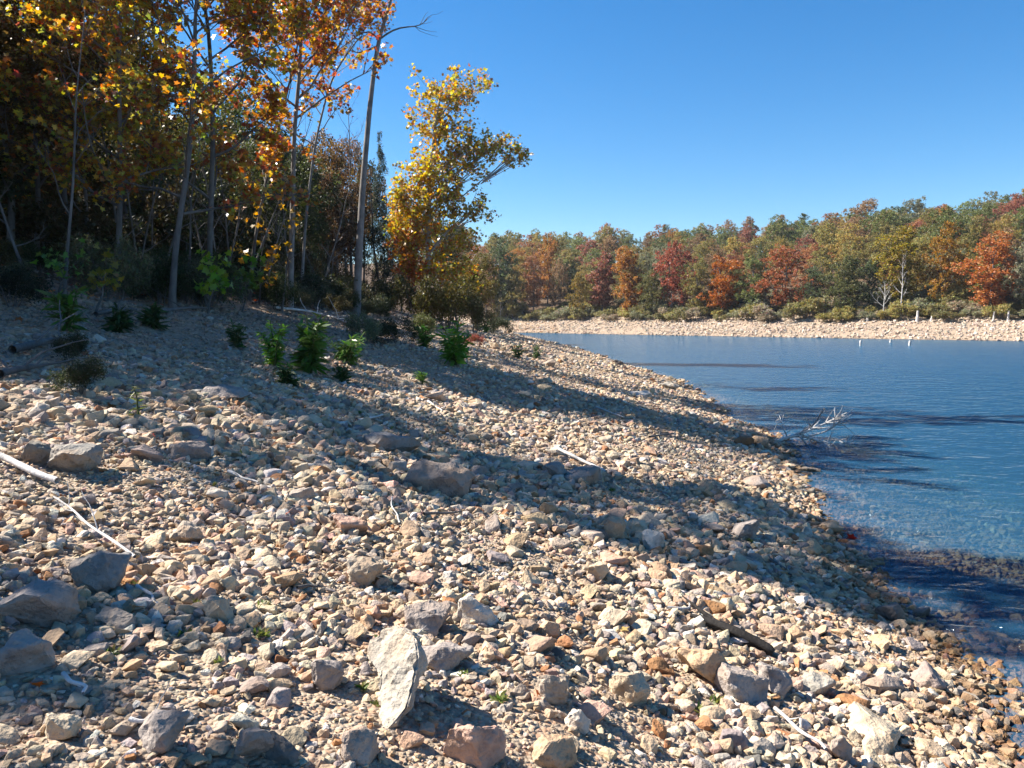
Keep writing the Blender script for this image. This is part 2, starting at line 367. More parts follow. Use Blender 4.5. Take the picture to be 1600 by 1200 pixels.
# px, py of the foot, width px, height px, depth/width, colour, yaw, pitch, roll, label, pits
HERO = [
 (668, 1002, 78, 62, .8, GREY, .5, 0, 0, 'pitted grey-tan block just behind the standing pale slab', .10),
 (748, 982, 70, 52, .7, WHITE, .4, .3, .35, 'smooth off-white stone tilted beside the pitted block', 0),
 (692, 1050, 95, 40, .7, GREY, .2, 0, .1, 'low grey stone in the shadow of the standing pale slab', .05),
 (1105, 1080, 92, 72, .7, (.52, .36, .23), -.3, .25, .2, 'large orange-tan flat-faced rock below the blackened log', 0),
 (1165, 1105, 80, 62, .8, GREY, .4, 0, .1, 'lumpy grey boulder right beside the orange-tan rock', .07),
 (1215, 1095, 62, 55, .8, GREY, 1.2, 0, .2, 'grey boulder on the water side of the lumpy pair', .07),
 (1385, 1180, 130, 34, 1.1, CREAM, .5, .12, .05, 'broad flat cream slab lying flush in the gravel by the water', 0),
 (1315, 1198, 40, 55, .6, GREY, .2, .5, .3, 'narrow grey wedge of stone leaning by the flat cream slab', 0),
 (985, 1105, 70, 58, .8, CREAM, .1, .1, 0, 'rounded cream rock with crumbling shaded side', .08),
 (860, 1105, 50, 55, .8, (.40, .35, .29), .7, 0, 0, 'pocked tan-grey rock next to a red brick-like fragment', .12),
 (903, 1150, 42, 42, .8, WHITE, .2, .2, .3, 'bright white faceted stone on the beach', 0),
 (865, 1205, 75, 55, .8, TAN, .9, 0, .1, 'tan blocky rock at the foot of the beach', .04),
 (740, 1210, 100, 85, .7, PINK, .3, 0, .2, 'large pinkish rock with split top', .06),
 (560, 1195, 70, 55, .8, (.38, .31, .26), 1.3, 0, 0, 'brown-grey broken rock beside the pinkish rock', .05),
 (508, 1085, 55, 68, .7, GREY, .7, .2, .2, 'upright rough grey stone left of the standing pale slab', .09),
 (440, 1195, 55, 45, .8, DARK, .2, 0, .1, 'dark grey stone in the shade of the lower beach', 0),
 (395, 1198, 62, 70, .7, (.33, .28, .25), .8, .2, .1, 'tall brown-grey block with a flat lit top', .03),
 (247, 1185, 75, 66, .8, GREY, .2, .45, .1, 'grey triangular slab with dimpled face tilted to the sun', .05),
 (90, 1165, 60, 45, .8, CREAM, .6, 0, .1, 'cream angular stone between grey ones at the lower left beach', 0),
 (25, 1065, 95, 72, .8, GREY, .4, .1, .1, 'big smooth grey boulder with sunlit shoulder', .03),
 (50, 990, 105, 75, .8, GREY, .1, .05, .05, 'wide rough grey boulder with flat bright top', .07),
 (148, 935, 90, 75, .8, (.28, .265, .25), .9, .1, .1, 'dark grey boulder under the bare twig', .07),
 (337, 976, 60, 40, .8, CREAM, -.2, .1, .1, 'pale wedge with one bright face on the lit gravel', 0),
 (180, 990, 62, 38, .8, (.36, .30, .25), .2, 0, 0, 'brown rounded stone beside the wide grey boulder', .03),
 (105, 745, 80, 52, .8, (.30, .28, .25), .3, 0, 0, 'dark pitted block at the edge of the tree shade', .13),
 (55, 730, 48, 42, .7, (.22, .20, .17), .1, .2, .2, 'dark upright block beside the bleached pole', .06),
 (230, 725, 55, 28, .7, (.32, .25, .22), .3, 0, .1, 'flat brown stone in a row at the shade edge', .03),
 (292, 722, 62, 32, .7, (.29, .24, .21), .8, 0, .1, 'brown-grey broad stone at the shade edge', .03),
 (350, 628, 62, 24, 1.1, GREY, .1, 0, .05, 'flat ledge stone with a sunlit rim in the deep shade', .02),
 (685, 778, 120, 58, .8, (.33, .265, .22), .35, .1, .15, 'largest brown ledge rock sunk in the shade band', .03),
 (610, 710, 90, 30, .8, (.27, .255, .245), .5, 0, .1, 'grey ledge stone just uphill of the largest brown ledge rock', .03),
 (905, 760, 75, 32, .8, GREY, .2, .1, .2, 'grey slabs leaning together near a bleached stick', .02),
 (868, 752, 45, 30, .7, (.33, .28, .25), .9, .1, .2, 'brown-grey rock leaning on the grey slabs', .05),
 (960, 850, 36, 44, .7, TAN, .3, .2, .2, 'pointed tan rock standing up like a tooth', 0),
 (998, 838, 34, 24, .8, CREAM, .2, 0, .1, 'squarish cream rock beside the tooth-shaped rock', 0),
 (1022, 866, 36, 36, .8, WHITE, .3, .1, .1, 'bright faceted pale rock at the shade band edge', 0),
 (1165, 845, 45, 34, .8, GREY, .6, .2, .2, 'grey chunk on the crest of the shade band near water', .02),
 (933, 910, 36, 30, .8, CREAM, .3, .1, .1, 'cream cube-like stone on open lit gravel', 0),
 (1153, 902, 34, 26, .8, TAN, .5, 0, 0, 'rounded tan stone beyond the blackened log', 0),
 (1300, 838, 40, 22, .8, TAN, .2, 0, 0, 'smooth tan boulder sitting right at the waterline', 0),
 (545, 842, 58, 36, .7, PINK, .2, .2, .3, 'pink pointed wedge of rock on the sunny slope', 0),
 (570, 920, 60, 48, .8, (.36, .31, .25), .8, .2, .1, 'tan-grey leaning block casting a shadow on pink gravel', .05),
 (285, 855, 50, 40, .8, (.40, .34, .28), .2, 0, .1, 'tan-grey lump on the lit slope above the pale wedge', .08),
 (470, 790, 45, 28, .8, (.38, .32, .27), .5, 0, 0, 'weathered grey-tan rock below the ledge stones', .06),
 (1000, 622, 42, 12, 1.0, WHITE, .1, 0, .05, 'flat white slab on the beach near the rocky point', 0),
 (1265, 744, 34, 14, .8, (.25, .22, .19), .2, 0, 0, 'wet dark rock in the shallows below the driftwood branch', 0),
 (1440, 970, 28, 24, .8, DARK, .5, 0, 0, 'dark wet rock poking out of the shaded shallows', 0),
 (1395, 975, 50, 34, .8, (.20, .17, .15), .2, 0, .1, 'black-brown rough rock at the shaded water edge', .05),
 (1460, 1085, 60, 40, .8, (.33, .26, .23), .3, 0, .1, 'brown-grey boulder at the lower waterline', .03),
 (1380, 1085, 75, 30, .7, (.34, .29, .26), .5, .1, .2, 'long grey-brown slab lying toward the water', .03),
 (1275, 1090, 60, 36, .8, (.36, .33, .28), .3, 0, .1, 'flat greenish-grey stone near the boulder pair', .02),
 (965, 572, 20, 10, .8, DARK, .2, 0, 0, 'dark rock at the tip of the rocky point', 0),
 (1045, 610, 34, 12, .8, (.4, .36, .3), .2, 0, 0, 'grey slab on the waterline of the rocky point', 0),
 (850, 600, 26, 10, .8, CREAM, .2, 0, 0, 'cream slab half way along the beach toward the point', 0),
]
occupied = []
def slab(px_outline, thick, back, label, col, seed, side=.9):
    # an outline seen in the photograph, leaning back from its foot on the ground
    r = np.random.default_rng(seed); foot = max(px_outline, key=lambda q: q[1]); top = min(q[1] for q in px_outline); p = hit(*foot); d0 = p.y
    pts = []
    for px, py in px_outline:
        f = (foot[1] - py) / (foot[1] - top); q = np.array(at(px, py, d0 + back * f - side * (px - foot[0]) / F * d0)) - np.array(p); pts.append(q)
    pts = np.array(pts); n = len(pts); c = pts.mean(0); bvec = np.array((.25, .8, -.45)) * thick
    bm = bmesh.new(); fr = [bm.verts.new(q) for q in pts]; bk = [bm.verts.new(c + (q - c) * .93 + bvec) for q in pts]
    bm.faces.new(fr); bm.faces.new(bk[::-1])
    for k in range(n): bm.faces.new((fr[k], bk[k], bk[(k + 1) % n], fr[(k + 1) % n]))
    bmesh.ops.bevel(bm, geom=bm.edges[:], offset=.008, segments=2, affect='EDGES')
    bmesh.ops.triangulate(bm, faces=bm.faces[:])
    for _ in range(5):
        e = [e for e in bm.edges if e.calc_length() > .028]
        if e: bmesh.ops.subdivide_edges(bm, edges=e, cuts=1); bmesh.ops.triangulate(bm, faces=[f for f in bm.faces if len(f.verts) > 3])
    bm.normal_update()
    for v in bm.verts: v.co += v.normal * (.022 * mnoise.fractal(v.co * 9 + Vector((seed, 0, 0)), .8, 2, 4) + .012 * mnoise.noise(Vector((v.co.x * 30, v.co.y * 30, v.co.z * 9))))
    bmesh.ops.recalc_face_normals(bm, faces=bm.faces[:])
    me = bpy.data.meshes.new('rock'); bm.to_mesh(me); bm.free(); me.polygons.foreach_set('use_smooth', np.ones(len(me.polygons), bool)); me.set_sharp_from_angle(angle=math.radians(32)); me.materials.append(M_ROCK)
    o = link('rock', me, None, p - Vector((0, 0, .02))); o.color = (*col, 1); tag(o, label, 'rock'); occupied.append((p.x, p.y + .1, .12))
slab([(578, 992), (594, 974), (615, 966), (648, 986), (653, 1022), (646, 1062), (634, 1100), (602, 1136), (588, 1098), (594, 1050), (576, 1012)], .09, .34, 'tall pale slab of limestone standing on edge among grey stones', (.42, .38, .32), 4)
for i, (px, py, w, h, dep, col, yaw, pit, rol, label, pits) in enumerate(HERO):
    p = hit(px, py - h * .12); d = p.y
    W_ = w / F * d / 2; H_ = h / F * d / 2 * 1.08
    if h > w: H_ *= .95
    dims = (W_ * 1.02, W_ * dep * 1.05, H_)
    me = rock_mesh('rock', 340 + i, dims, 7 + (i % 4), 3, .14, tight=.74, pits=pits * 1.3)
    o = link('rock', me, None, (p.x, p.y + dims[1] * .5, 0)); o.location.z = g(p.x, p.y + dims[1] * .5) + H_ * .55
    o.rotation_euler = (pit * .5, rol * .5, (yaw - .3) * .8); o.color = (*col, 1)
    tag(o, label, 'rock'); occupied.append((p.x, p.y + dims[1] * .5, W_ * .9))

PROTO = [rock_mesh('rock', 900 + i, (1, rng.uniform(.65, 1), rng.uniform(.42, .8)), 7 + i % 5, 2, .07, tight=.70, pits=(.06 if i % 3 == 0 else 0)) for i in range(20)]
CLS = [(CREAM, 'cream angular stone bigger than the gravel around it', 'large cream stones on the beach'),
       (GREY, 'grey angular stone bigger than the gravel around it', 'large grey stones on the beach'),
       (TAN, 'tan angular stone bigger than the gravel around it', 'large tan stones on the beach'),
       (PINK, 'pinkish angular stone bigger than the gravel around it', 'large pinkish stones on the beach'),
       (RUST, 'rusty red-brown stone bigger than the gravel around it', 'large rusty stones on the beach'),
       (WHITE, 'near-white faceted stone bigger than the gravel around it', 'large white stones on the beach')]
MARKS = [((612, 1120), 'the standing pale slab'), ((1140, 1000), 'the blackened log'), ((1385, 1180), 'the flat cream slab'), ((1105, 1075), 'the large orange-tan rock'), ((148, 930), 'the dark grey boulder with the twig'), ((337, 972), 'the pale wedge'),
         ((685, 775), 'the largest brown ledge rock'), ((960, 848), 'the tooth-shaped rock'), ((45, 750), 'the bleached pole'), ((350, 625), 'the flat ledge stone in deep shade'), ((712, 572), 'the bright green weed'), ((486, 585), 'the tall drooping weed'),
         ((1212, 690), 'the driftwood branch'), ((740, 1205), 'the large pinkish rock'), ((247, 1180), 'the grey triangular slab'), ((985, 1100), 'the rounded cream rock'), ((545, 840), 'the pink pointed wedge'), ((905, 755), 'the leaning grey slabs'), ((1000, 622), 'the flat white slab'),
         ((25, 1060), 'the big smooth grey boulder'), ((1300, 836), 'the smooth tan boulder at the waterline'), ((125, 620), 'the low dark bush'), ((850, 600), 'the half-way cream slab'), ((570, 918), 'the tan-grey leaning block'), ((1395, 975), 'the black-brown shore rock')]
MARKS = [(hit(*a), b) for a, b in MARKS]
SEEN = {}
n_done = 0; tries = 0
while n_done < 235 and tries < 9000:
    tries += 1
    px = rng.uniform(-20, 1500); py = 560 + 660 * rng.random() ** .65
    p = hit(px, py)
    if sdist(p.x, p.y)[0] < .05: continue
    r = (rng.uniform(14, 25) if rng.random() < .8 else rng.uniform(20, 30)) / F * max(p.y, 2.2) * (1 if py > 800 else .8)
    r = min(r, .38)
    if any((p.x - a) ** 2 + (p.y - b) ** 2 < (r * .8 + c) ** 2 for a, b, c in occupied): continue
    k = rng.choice(6, p=[.34, .24, .26, .05, .03, .08])
    o = link('rock', PROTO[rng.integers(len(PROTO))], None, (p.x, p.y, p.z + r * .22))
    o.scale = (r, r * rng.uniform(.8, 1.1), r * rng.uniform(.75, 1.05)); o.rotation_euler = (rng.normal(0, .2), rng.normal(0, .2), rng.uniform(0, 6.28))
    f = rng.uniform(.8, 1.15); c = CLS[k][0]; o.color = (c[0] * f, c[1] * f * rng.uniform(.95, 1.03), c[2] * f * rng.uniform(.9, 1.05), 1)
    mk = min(MARKS, key=lambda m: (m[0].x - p.x) ** 2 + ((m[0].y - p.y) * .7) ** 2)[1]
    szw = 'large' if r * F / p.y > 19 else 'small'
    lab = CLS[k][1].split(' stone')[0] + f' {szw} stone in the gravel near ' + mk
    SEEN[lab] = SEEN.get(lab, 0) + 1
    tag(o, lab, 'stone', lab.split(' stone')[0] + ' stones near ' + mk); occupied.append((p.x, p.y, r * .8)); n_done += 1

# loose gravel: uncountable, one object that instances small stones on points
GR = bpy.data.collections.new('gravel_shapes')
for i in range(16):
    me = rock_mesh('gravel_stone', 1200 + i, (1, rng.uniform(.6, 1), rng.uniform(.4, .8)), 5 + i % 5, 1, .06, M_GRAVEL, tight=.66)
    GR.objects.link(bpy.data.objects.new('gravel_stone', me))

def gravel_points():
    P, S, C = [], [], []
    def ring(d0, d1, n, r0, r1, smin=-5, smax=15, power=2.2):
        d = np.sqrt(rng.uniform(d0 ** 2, d1 ** 2, n)); a = rng.uniform(-.76, .76, n)      # tangent of the bearing
        x = a * d
        s = sdist(x, d); keep = (s > smin) & (s < smax)
        # thin out inside the wood
        keep &= rng.random(n) < np.clip((s + 5) / 4, 0, 1)
        keep &= rng.random(n) < np.clip((13.5 - s) / 4, .10, 1)
        x, y = x[keep], d[keep]
        P.append(np.stack([x, y, gz(x, y)], 1)); m = len(x)
        rr = r0 + (r1 - r0) * rng.random(m) ** power
        # patches of finer and coarser stones
        pt = vnoise(x / 1.3, y / 1.3, 21) + .6 * vnoise(x / .5, y / .5, 22)
        rr *= np.clip(1 + 1.0 * pt, .5, 1.6)
        S.append(rr)
    ring(.9, 3.0, 8000, .006, .030); ring(3.0, 6, 24000, .008, .052); ring(6, 12, 52000, .011, .058); ring(12, 25, 80000, .015, .066)
    ring(25, 60, 90000, .026, .10); ring(60, 128, 44000, .05, .16, smax=14)
    # far bank
    n = 110000; x = rng.uniform(-25, 95, n); y = rng.uniform(55, 165, n); s = sdist(x, y)
    k = (s > -.4) & (s < 12.5) & (y > 58) & ((x > 20) | (y > 128)); x, y = x[k], y[k]
    P.append(np.stack([x, y, gz(x, y)], 1)); S.append(.07 + .2 * rng.random(len(x)) ** 4)
    P_ = np.concatenate(P); S_ = np.concatenate(S); n = len(P_)
    pal = np.array([CREAM, GREY, TAN, PINK, RUST, WHITE, DARK]); pr = np.array([.42, .15, .26, .05, .03, .075, .015])
    col = pal[rng.choice(7, n, p=pr)]
    s = sdist(P_[:, 0], P_[:, 1]); near = (s < .45) & (P_[:, 1] < 60) & (rng.random(n) < .22); col[near] = (.34, .23, .14)
    far = (P_[:, 1] > 62) & (P_[:, 0] > 8); col[far] = col[far] * .35 + np.array((.50, .43, .36)) * .65
    dirt_shade = (np.clip((s - 6.5) / 4, 0, 1) * (P_[:, 1] < 62) * rng.uniform(.5, 1, n))[:, None]; col = col * (1 - dirt_shade) + np.array((.20, .18, .16)) * dirt_shade  # tree shade put into the upper-beach stone colour, along with grey-brown staining
    col = col * rng.uniform(.75, 1.2, (n, 1)) * rng.uniform(.95, 1.05, (n, 3))
    keep = np.ones(n, bool)
    for a, b, c in occupied: keep &= (P_[:, 0] - a) ** 2 + (P_[:, 1] - b) ** 2 > (c * .75) ** 2
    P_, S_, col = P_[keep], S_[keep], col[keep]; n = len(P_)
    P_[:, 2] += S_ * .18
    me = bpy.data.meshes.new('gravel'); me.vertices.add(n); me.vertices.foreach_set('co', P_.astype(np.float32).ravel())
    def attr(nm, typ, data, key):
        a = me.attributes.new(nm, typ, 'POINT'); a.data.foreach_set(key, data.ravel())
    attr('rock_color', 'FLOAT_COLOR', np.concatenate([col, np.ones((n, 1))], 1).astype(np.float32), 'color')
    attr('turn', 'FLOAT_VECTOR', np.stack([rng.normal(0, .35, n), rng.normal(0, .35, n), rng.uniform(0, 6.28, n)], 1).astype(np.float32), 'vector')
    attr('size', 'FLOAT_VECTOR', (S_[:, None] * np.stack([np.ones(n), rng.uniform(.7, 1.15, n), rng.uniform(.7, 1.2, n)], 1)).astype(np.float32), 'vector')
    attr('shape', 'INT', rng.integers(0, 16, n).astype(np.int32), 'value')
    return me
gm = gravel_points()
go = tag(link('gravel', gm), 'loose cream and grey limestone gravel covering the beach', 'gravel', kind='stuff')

def instancer(obj, coll, name):
    ng = bpy.data.node_groups.new(name, 'GeometryNodeTree')
    ng.interface.new_socket('Geometry', in_out='INPUT', socket_type='NodeSocketGeometry'); ng.interface.new_socket('Geometry', in_out='OUTPUT', socket_type='NodeSocketGeometry')
    N = ng.nodes; L = ng.links
    gi = N.new('NodeGroupInput'); gq = N.new('NodeGroupOutput'); ip = N.new('GeometryNodeInstanceOnPoints'); ci = N.new('GeometryNodeCollectionInfo')
    ci.inputs['Collection'].default_value = coll; ci.inputs['Separate Children'].default_value = True; ci.inputs['Reset Children'].default_value = True
    def named(nm, typ):
        a = N.new('GeometryNodeInputNamedAttribute'); a.data_type = typ; a.inputs['Name'].default_value = nm; return a.outputs['Attribute']
    L.new(gi.outputs[0], ip.inputs['Points']); L.new(ci.outputs[0], ip.inputs['Instance']); ip.inputs['Pick Instance'].default_value = True
    L.new(named('shape', 'INT'), ip.inputs['Instance Index']); L.new(named('turn', 'FLOAT_VECTOR'), ip.inputs['Rotation']); L.new(named('size', 'FLOAT_VECTOR'), ip.inputs['Scale'])
    L.new(ip.outputs[0], gq.inputs[0])
    md = obj.modifiers.new('scatter', 'NODES'); md.node_group = ng
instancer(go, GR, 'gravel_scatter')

# ------------------------------------------------------------------ plants: tubes, leaves, trees
def tube(path, rad, sides=6):
    path = np.asarray(path, float); n = len(path); rad = np.asarray(rad, float)
    tan = np.gradient(path, axis=0); tan /= np.linalg.norm(tan, axis=1, keepdims=True) + 1e-9
    ref = np.array([1., 0, 0]) if abs(tan[0][0]) < .8 else np.array([0, 1., 0])
    a = np.cross(tan, ref); a /= np.linalg.norm(a, axis=1, keepdims=True) + 1e-9; b = np.cross(tan, a)
    th = np.linspace(0, 2 * PI, sides, endpoint=False)
    V = path[:, None] + rad[:, None, None] * (np.cos(th)[None, :, None] * a[:, None] + np.sin(th)[None, :, None] * b[:, None])
    V = V.reshape(-1, 3); i = np.arange(n - 1)[:, None] * sides; j = np.arange(sides)[None]; j2 = (j + 1) % sides
    Fq = np.stack([i + j, i + j2, i + sides + j2, i + sides + j], -1).reshape(-1, 4)
    c = len(V); V = np.concatenate([V, path[-1:], path[:1]])
    k = np.arange(sides); base = (n - 1) * sides
    cap = np.stack([base + k, base + (k + 1) % sides, np.full(sides, c), np.full(sides, c)], 1)[:, :3]
    cap0 = np.stack([(k + 1) % sides, k, np.full(sides, c + 1)], 1)
    return [(V, Fq), (V, np.concatenate([cap, cap0]))] if False else (V, Fq, np.concatenate([cap, cap0]))

def tubes_mesh(name, tubes, mat):
    parts = []
    for V, Fq, cap in tubes:
        parts.append((V, Fq))
    me = new_mesh(name, parts, [mat], True)
    return me

def bend(p0, d, L, n, r, up=.0, jit=.12):
    """a wandering path from p0 along d"""
    d = np.asarray(d, float) / np.linalg.norm(d); p = np.asarray(p0, float); out = [p.copy()]
    for _ in range(n):
        d = d + r.normal(0, jit, 3) + np.array([0, 0, up]); d /= np.linalg.norm(d)
        p = p + d * L / n; out.append(p.copy())
    return np.array(out)

LOBED = np.array([(0, -.5), (.14, -.22), (.5, -.25), (.33, .02), (.46, .3), (.2, .24), (0, .55), (-.2, .24), (-.46, .3), (-.33, .02), (-.5, -.25), (-.14, -.22)])
OVAL = np.array([(0, -.5), (.2, -.15), (.18, .2), (0, .5), (-.18, .2), (-.2, -.15)])
QUAD = np.array([(0, -.5), (.38, 0), (0, .5), (-.38, 0)])
LANCE = np.array([(0, 0), (.11, .3), (.09, .65), (0, 1.0), (-.09, .65), (-.11, .3)])

def rand_frames(n, r, flat=.0, axis=None):
    """random rotation matrices; flat biases the leaf normal upward"""
    nz = r.normal(size=(n, 3)); nz[:, 2] = np.abs(nz[:, 2]) + flat; nz /= np.linalg.norm(nz, axis=1, keepdims=True)
    u = r.normal(size=(n, 3)) if axis is None else np.asarray(axis)
    u = u - (u * nz).sum(1, keepdims=True) * nz; u /= np.linalg.norm(u, axis=1, keepdims=True) + 1e-9
    v = np.cross(nz, u)
    return v, u, nz

def leaves(pos, size, shape, r, flat=.3, fold=.12, axis=None):
    pos = np.asarray(pos); n = len(pos); k = len(shape)
    v, u, w = rand_frames(n, r, flat, axis)
    sz = np.broadcast_to(size, (n,))[:, None, None]
    x = shape[None, :, 0, None]; y = shape[None, :, 1, None]
    V = pos[:, None] + sz * (x * v[:, None] + y * u[:, None] + fold * np.abs(x) * w[:, None] - .25 * fold * y * y * 4 * w[:, None])
    return V.reshape(-1, 3), np.arange(n * k).reshape(n, k)

def palette(r, n, cols, wts=None, jit=.12):
    c = np.array(cols)[r.choice(len(cols), n, p=wts)]
    return np.clip(c * r.uniform(.75, 1.25, (n, 1)) * r.normal(1, jit, (n, 3)).clip(.7, 1.3), .005, .95)

ORANGE, YELLOW, GOLD, RED, GREENY, LIME, BROWN = (.44, .17, .05), (.56, .41, .075), (.46, .27, .05), (.32, .085, .05), (.27, .28, .06), (.30, .36, .05), (.24, .11, .045)

def grow(trunk, trad, r, nb, t0, lenf, elev, leaf_n, sub=5, twig=4, jit=.13, up=.06, bias=None, bare=0.0):
    """branches along a trunk path. returns list of (tubes, leaf points)"""
    T = np.linspace(0, 1, len(trunk)); out = []
    az = r.uniform(0, 6.28)
    for i in range(nb):
        t = t0 + (1 - t0) * ((i + r.uniform(0, .9)) / nb) ** .9
        p = np.array([np.interp(t, T, trunk[:, k]) for k in range(3)]); rad = np.interp(t, T, trad)
        az += 2.4 + r.normal(0, .35)
        e = elev(t) + r.normal(0, .12); L = lenf(t) * r.uniform(.75, 1.2)
        d = np.array([math.cos(az) * math.cos(e), math.sin(az) * math.cos(e), math.sin(e)])
        if bias is not None: d = d + np.asarray(bias) * r.uniform(.3, 1)
        br = bend(p, d, L, 6, r, up, jit); rb = min(rad * .62, .012 + L * .018)
        tb = [tube(br, np.linspace(rb, rb * .28, 7), 5)]; lp = []
        for j in range(sub):
            q = r.uniform(.25, 1); b0 = np.array([np.interp(q, np.linspace(0, 1, 7), br[:, k]) for k in range(3)])
            dd = (br[min(6, int(q * 6) + 1)] - br[int(q * 6) if q < 1 else 5]); dd = dd / (np.linalg.norm(dd) + 1e-9) + r.normal(0, .55, 3); dd[2] += .12
            Ls = L * r.uniform(.28, .5) * (1.15 - .5 * q)
            sb = bend(b0, dd, Ls, 4, r, up, jit * 1.4); tb.append(tube(sb, np.linspace(rb * .42, rb * .14, 5), 4))
            for _ in range(twig):
                q2 = r.uniform(.2, 1); c0 = np.array([np.interp(q2, np.linspace(0, 1, 5), sb[:, k]) for k in range(3)])
                d2 = (sb[-1] - sb[0]); d2 = d2 / (np.linalg.norm(d2) + 1e-9) + r.normal(0, .7, 3)
                Lt = Ls * r.uniform(.3, .6); tw = bend(c0, d2, Lt, 3, r, .02, .2); tb.append(tube(tw, np.linspace(rb * .16, rb * .06, 4), 3))
                if r.random() > bare:
                    m = max(1, int(leaf_n * r.uniform(.5, 1.5)))
                    qq = r.uniform(.15, 1.05, m); lp.append(np.stack([np.interp(qq, np.linspace(0, 1, 4), tw[:, k]) for k in range(3)], 1) + r.normal(0, .09, (m, 3)))
        out.append((tb, np.concatenate(lp) if lp else np.zeros((0, 3))))
    return out

def smooth_path(pts, n, r, wob=.0):
    pts = np.array(pts, float); t = np.linspace(0, 1, len(pts)); q = np.linspace(0, 1, n)
    out = np.stack([np.interp(q, t, pts[:, k]) for k in range(3)], 1)
    for _ in range(3): out[1:-1] = .25 * out[:-2] + .5 * out[1:-1] + .25 * out[2:]
    ph = r.uniform(0, 6, 2); out[:, 0] += wob * np.sin(q * 9 + ph[0]) * q; out[:, 1] += wob * np.sin(q * 7 + ph[1]) * q
    return out

def flare(n, r0, r1, k=.5):
    q = np.linspace(0, 1, n); return (r0 * (1 - q) + r1 * q) * (1 + k * np.exp(-q * 22))

def build_tree(name, label, base, path, r0, r1, seed, nb, t0, lenf, elev, leaf_n, size, pal, wts=None, shape=LOBED, mat=M_BARK, lm=None,
               group=None, colour_by_height=None, **kw):
    """path: world points of the trunk; the first one is the base"""
    r = np.random.default_rng(seed); base = np.array(base, float)
    root = thing(name, label, 'tree', tuple(base), group)
    tp = smooth_path(np.array(path) - base, 26, r, .05); tp[0, 2] -= .25; tr = flare(26, r0, r1)
    link('trunk', tubes_mesh('trunk', [tube(tp, tr, 10)], mat), root)
    allp = []
    for tb, lp in grow(tp, tr, r, nb, t0, lenf, elev, leaf_n, **kw):
        link('branch', tubes_mesh('branch', tb, mat), root)
        if len(lp): allp.append(lp)
    if allp:
        lp = np.concatenate(allp); lp = lp[lp[:, 2] > .4]
        n = len(lp); V, Fc = leaves(lp, r.uniform(.6, 1.25, n) * size, shape, r, .35, .34)
        c = colour_by_height(lp, r) if colour_by_height else palette(r, n, pal, wts)
        o = link('crown', new_mesh('crown', [(V, Fc)], [lm or M_LEAF], False, [c]), root); o['kind'] = 'stuff'
    return root

# ---- the grove on the left: (photo points of the trunk, foot first), depth from the ground under the foot
def trunk_path(pts, height, d=None, depth_lean=0.0):
    p0 = hit(*pts[0]) if d is None else on_ground(pts[0][0], d)
    d = p0.y; out = [np.array(p0)]
    for px, py in pts[1:]:
        out.append(np.array(at(px, py, d)))
    v = out[-1] - out[-2]; v = v / np.linalg.norm(v)
    z = out[-1][2] - out[0][2]
    if z < height: out.append(out[-1] + v * (height - z))
    n = len(out)
    for i in range(n): out[i] = out[i] + np.array([0, depth_lean * i / n, 0])
    return p0, out

def lenf_round(H, m): return lambda t: m * (math.sin(min(1, max(.05, t)) ** .8 * 2.6) * .9 + .25)
AUT = [ORANGE, YELLOW, GOLD, RED, GREENY, BROWN]
GROVE = [
 # pts, height, r0, seed, n branches, t0, length, leaf n, palette weights, label
 ([(186, 478), (186, 330), (187, 180), (190, 0)], 7.0, .10, 1, 20, .22, 2.3, 6, [.18, .28, .12, .06, .30, .06], 'straight dark young tree with yellow-green and orange leaves, double stemmed'),
 ([(268, 482), (275, 380), (297, 230), (306, 60), (308, 0)], 6.8, .10, 2, 17, .22, 2.2, 6, [.28, .28, .14, .1, .16, .04], 'slender tree leaning toward the water beside the green sapling'),
 ([(326, 478), (328, 380), (332, 200), (326, 40), (322, 0)], 9, .115, 3, 20, .22, 2.2, 6, [.34, .2, .2, .16, .06, .04], 'upright grey trunk with orange-red leaves rising out of the green sapling'),
 ([(388, 470), (398, 370), (428, 240), (452, 120)], 8, .08, 4, 14, .3, 1.9, 5, [.36, .18, .2, .18, .04, .04], 'thin crooked tree between the orange-leaved trunk and the pale-barked tree'),
 ([(452, 486), (458, 330), (459, 200), (468, 90), (474, 0)], 12, .135, 5, 22, .40, 2.5, 6, [.4, .16, .18, .2, .03, .03], 'sunlit pale-barked tree with orange and crimson leaves at the open edge'),
 ([(470, 470), (478, 330), (492, 220), (520, 120), (560, 60)], 9.5, .085, 6, 13, .35, 2.0, 3, [.4, .14, .2, .16, .05, .05], 'forked thin tree with few leaves just behind the pale-barked tree'),
 ([(140, 470), (136, 330), (120, 200), (110, 0)], 7.6, .075, 7, 19, .22, 2.1, 6, [.18, .28, .14, .06, .28, .06], 'thin dim tree with golden leaves at the shaded wood edge'),
 ([(60, 470), (62, 300), (50, 120), (40, 0)], 7.8, .09, 8, 24, .22, 2.4, 6, [.22, .28, .14, .06, .24, .06], 'shaded tree with rust and gold leaves at the dark end of the wood'),
]
for pts, H, r0, seed, nb, t0, Lb, ln, w, label in GROVE:
    p0, path = trunk_path(pts, H, {1: 16.6, 7: 18.5, 8: 18.0}.get(seed))
    mat = M_BARK if seed not in (5, 6) else M_SILV
    build_tree('autumn_tree', label, p0, path, r0 * .62, .018, 40 + seed, nb, t0, lenf_round(H, Lb), lambda t: .25 + .7 * t, ln + 2 + (4 if p0.y < 19 else 1), .14 if p0.y > 17 else .115, AUT, w, mat=mat, sub=6, twig=4)
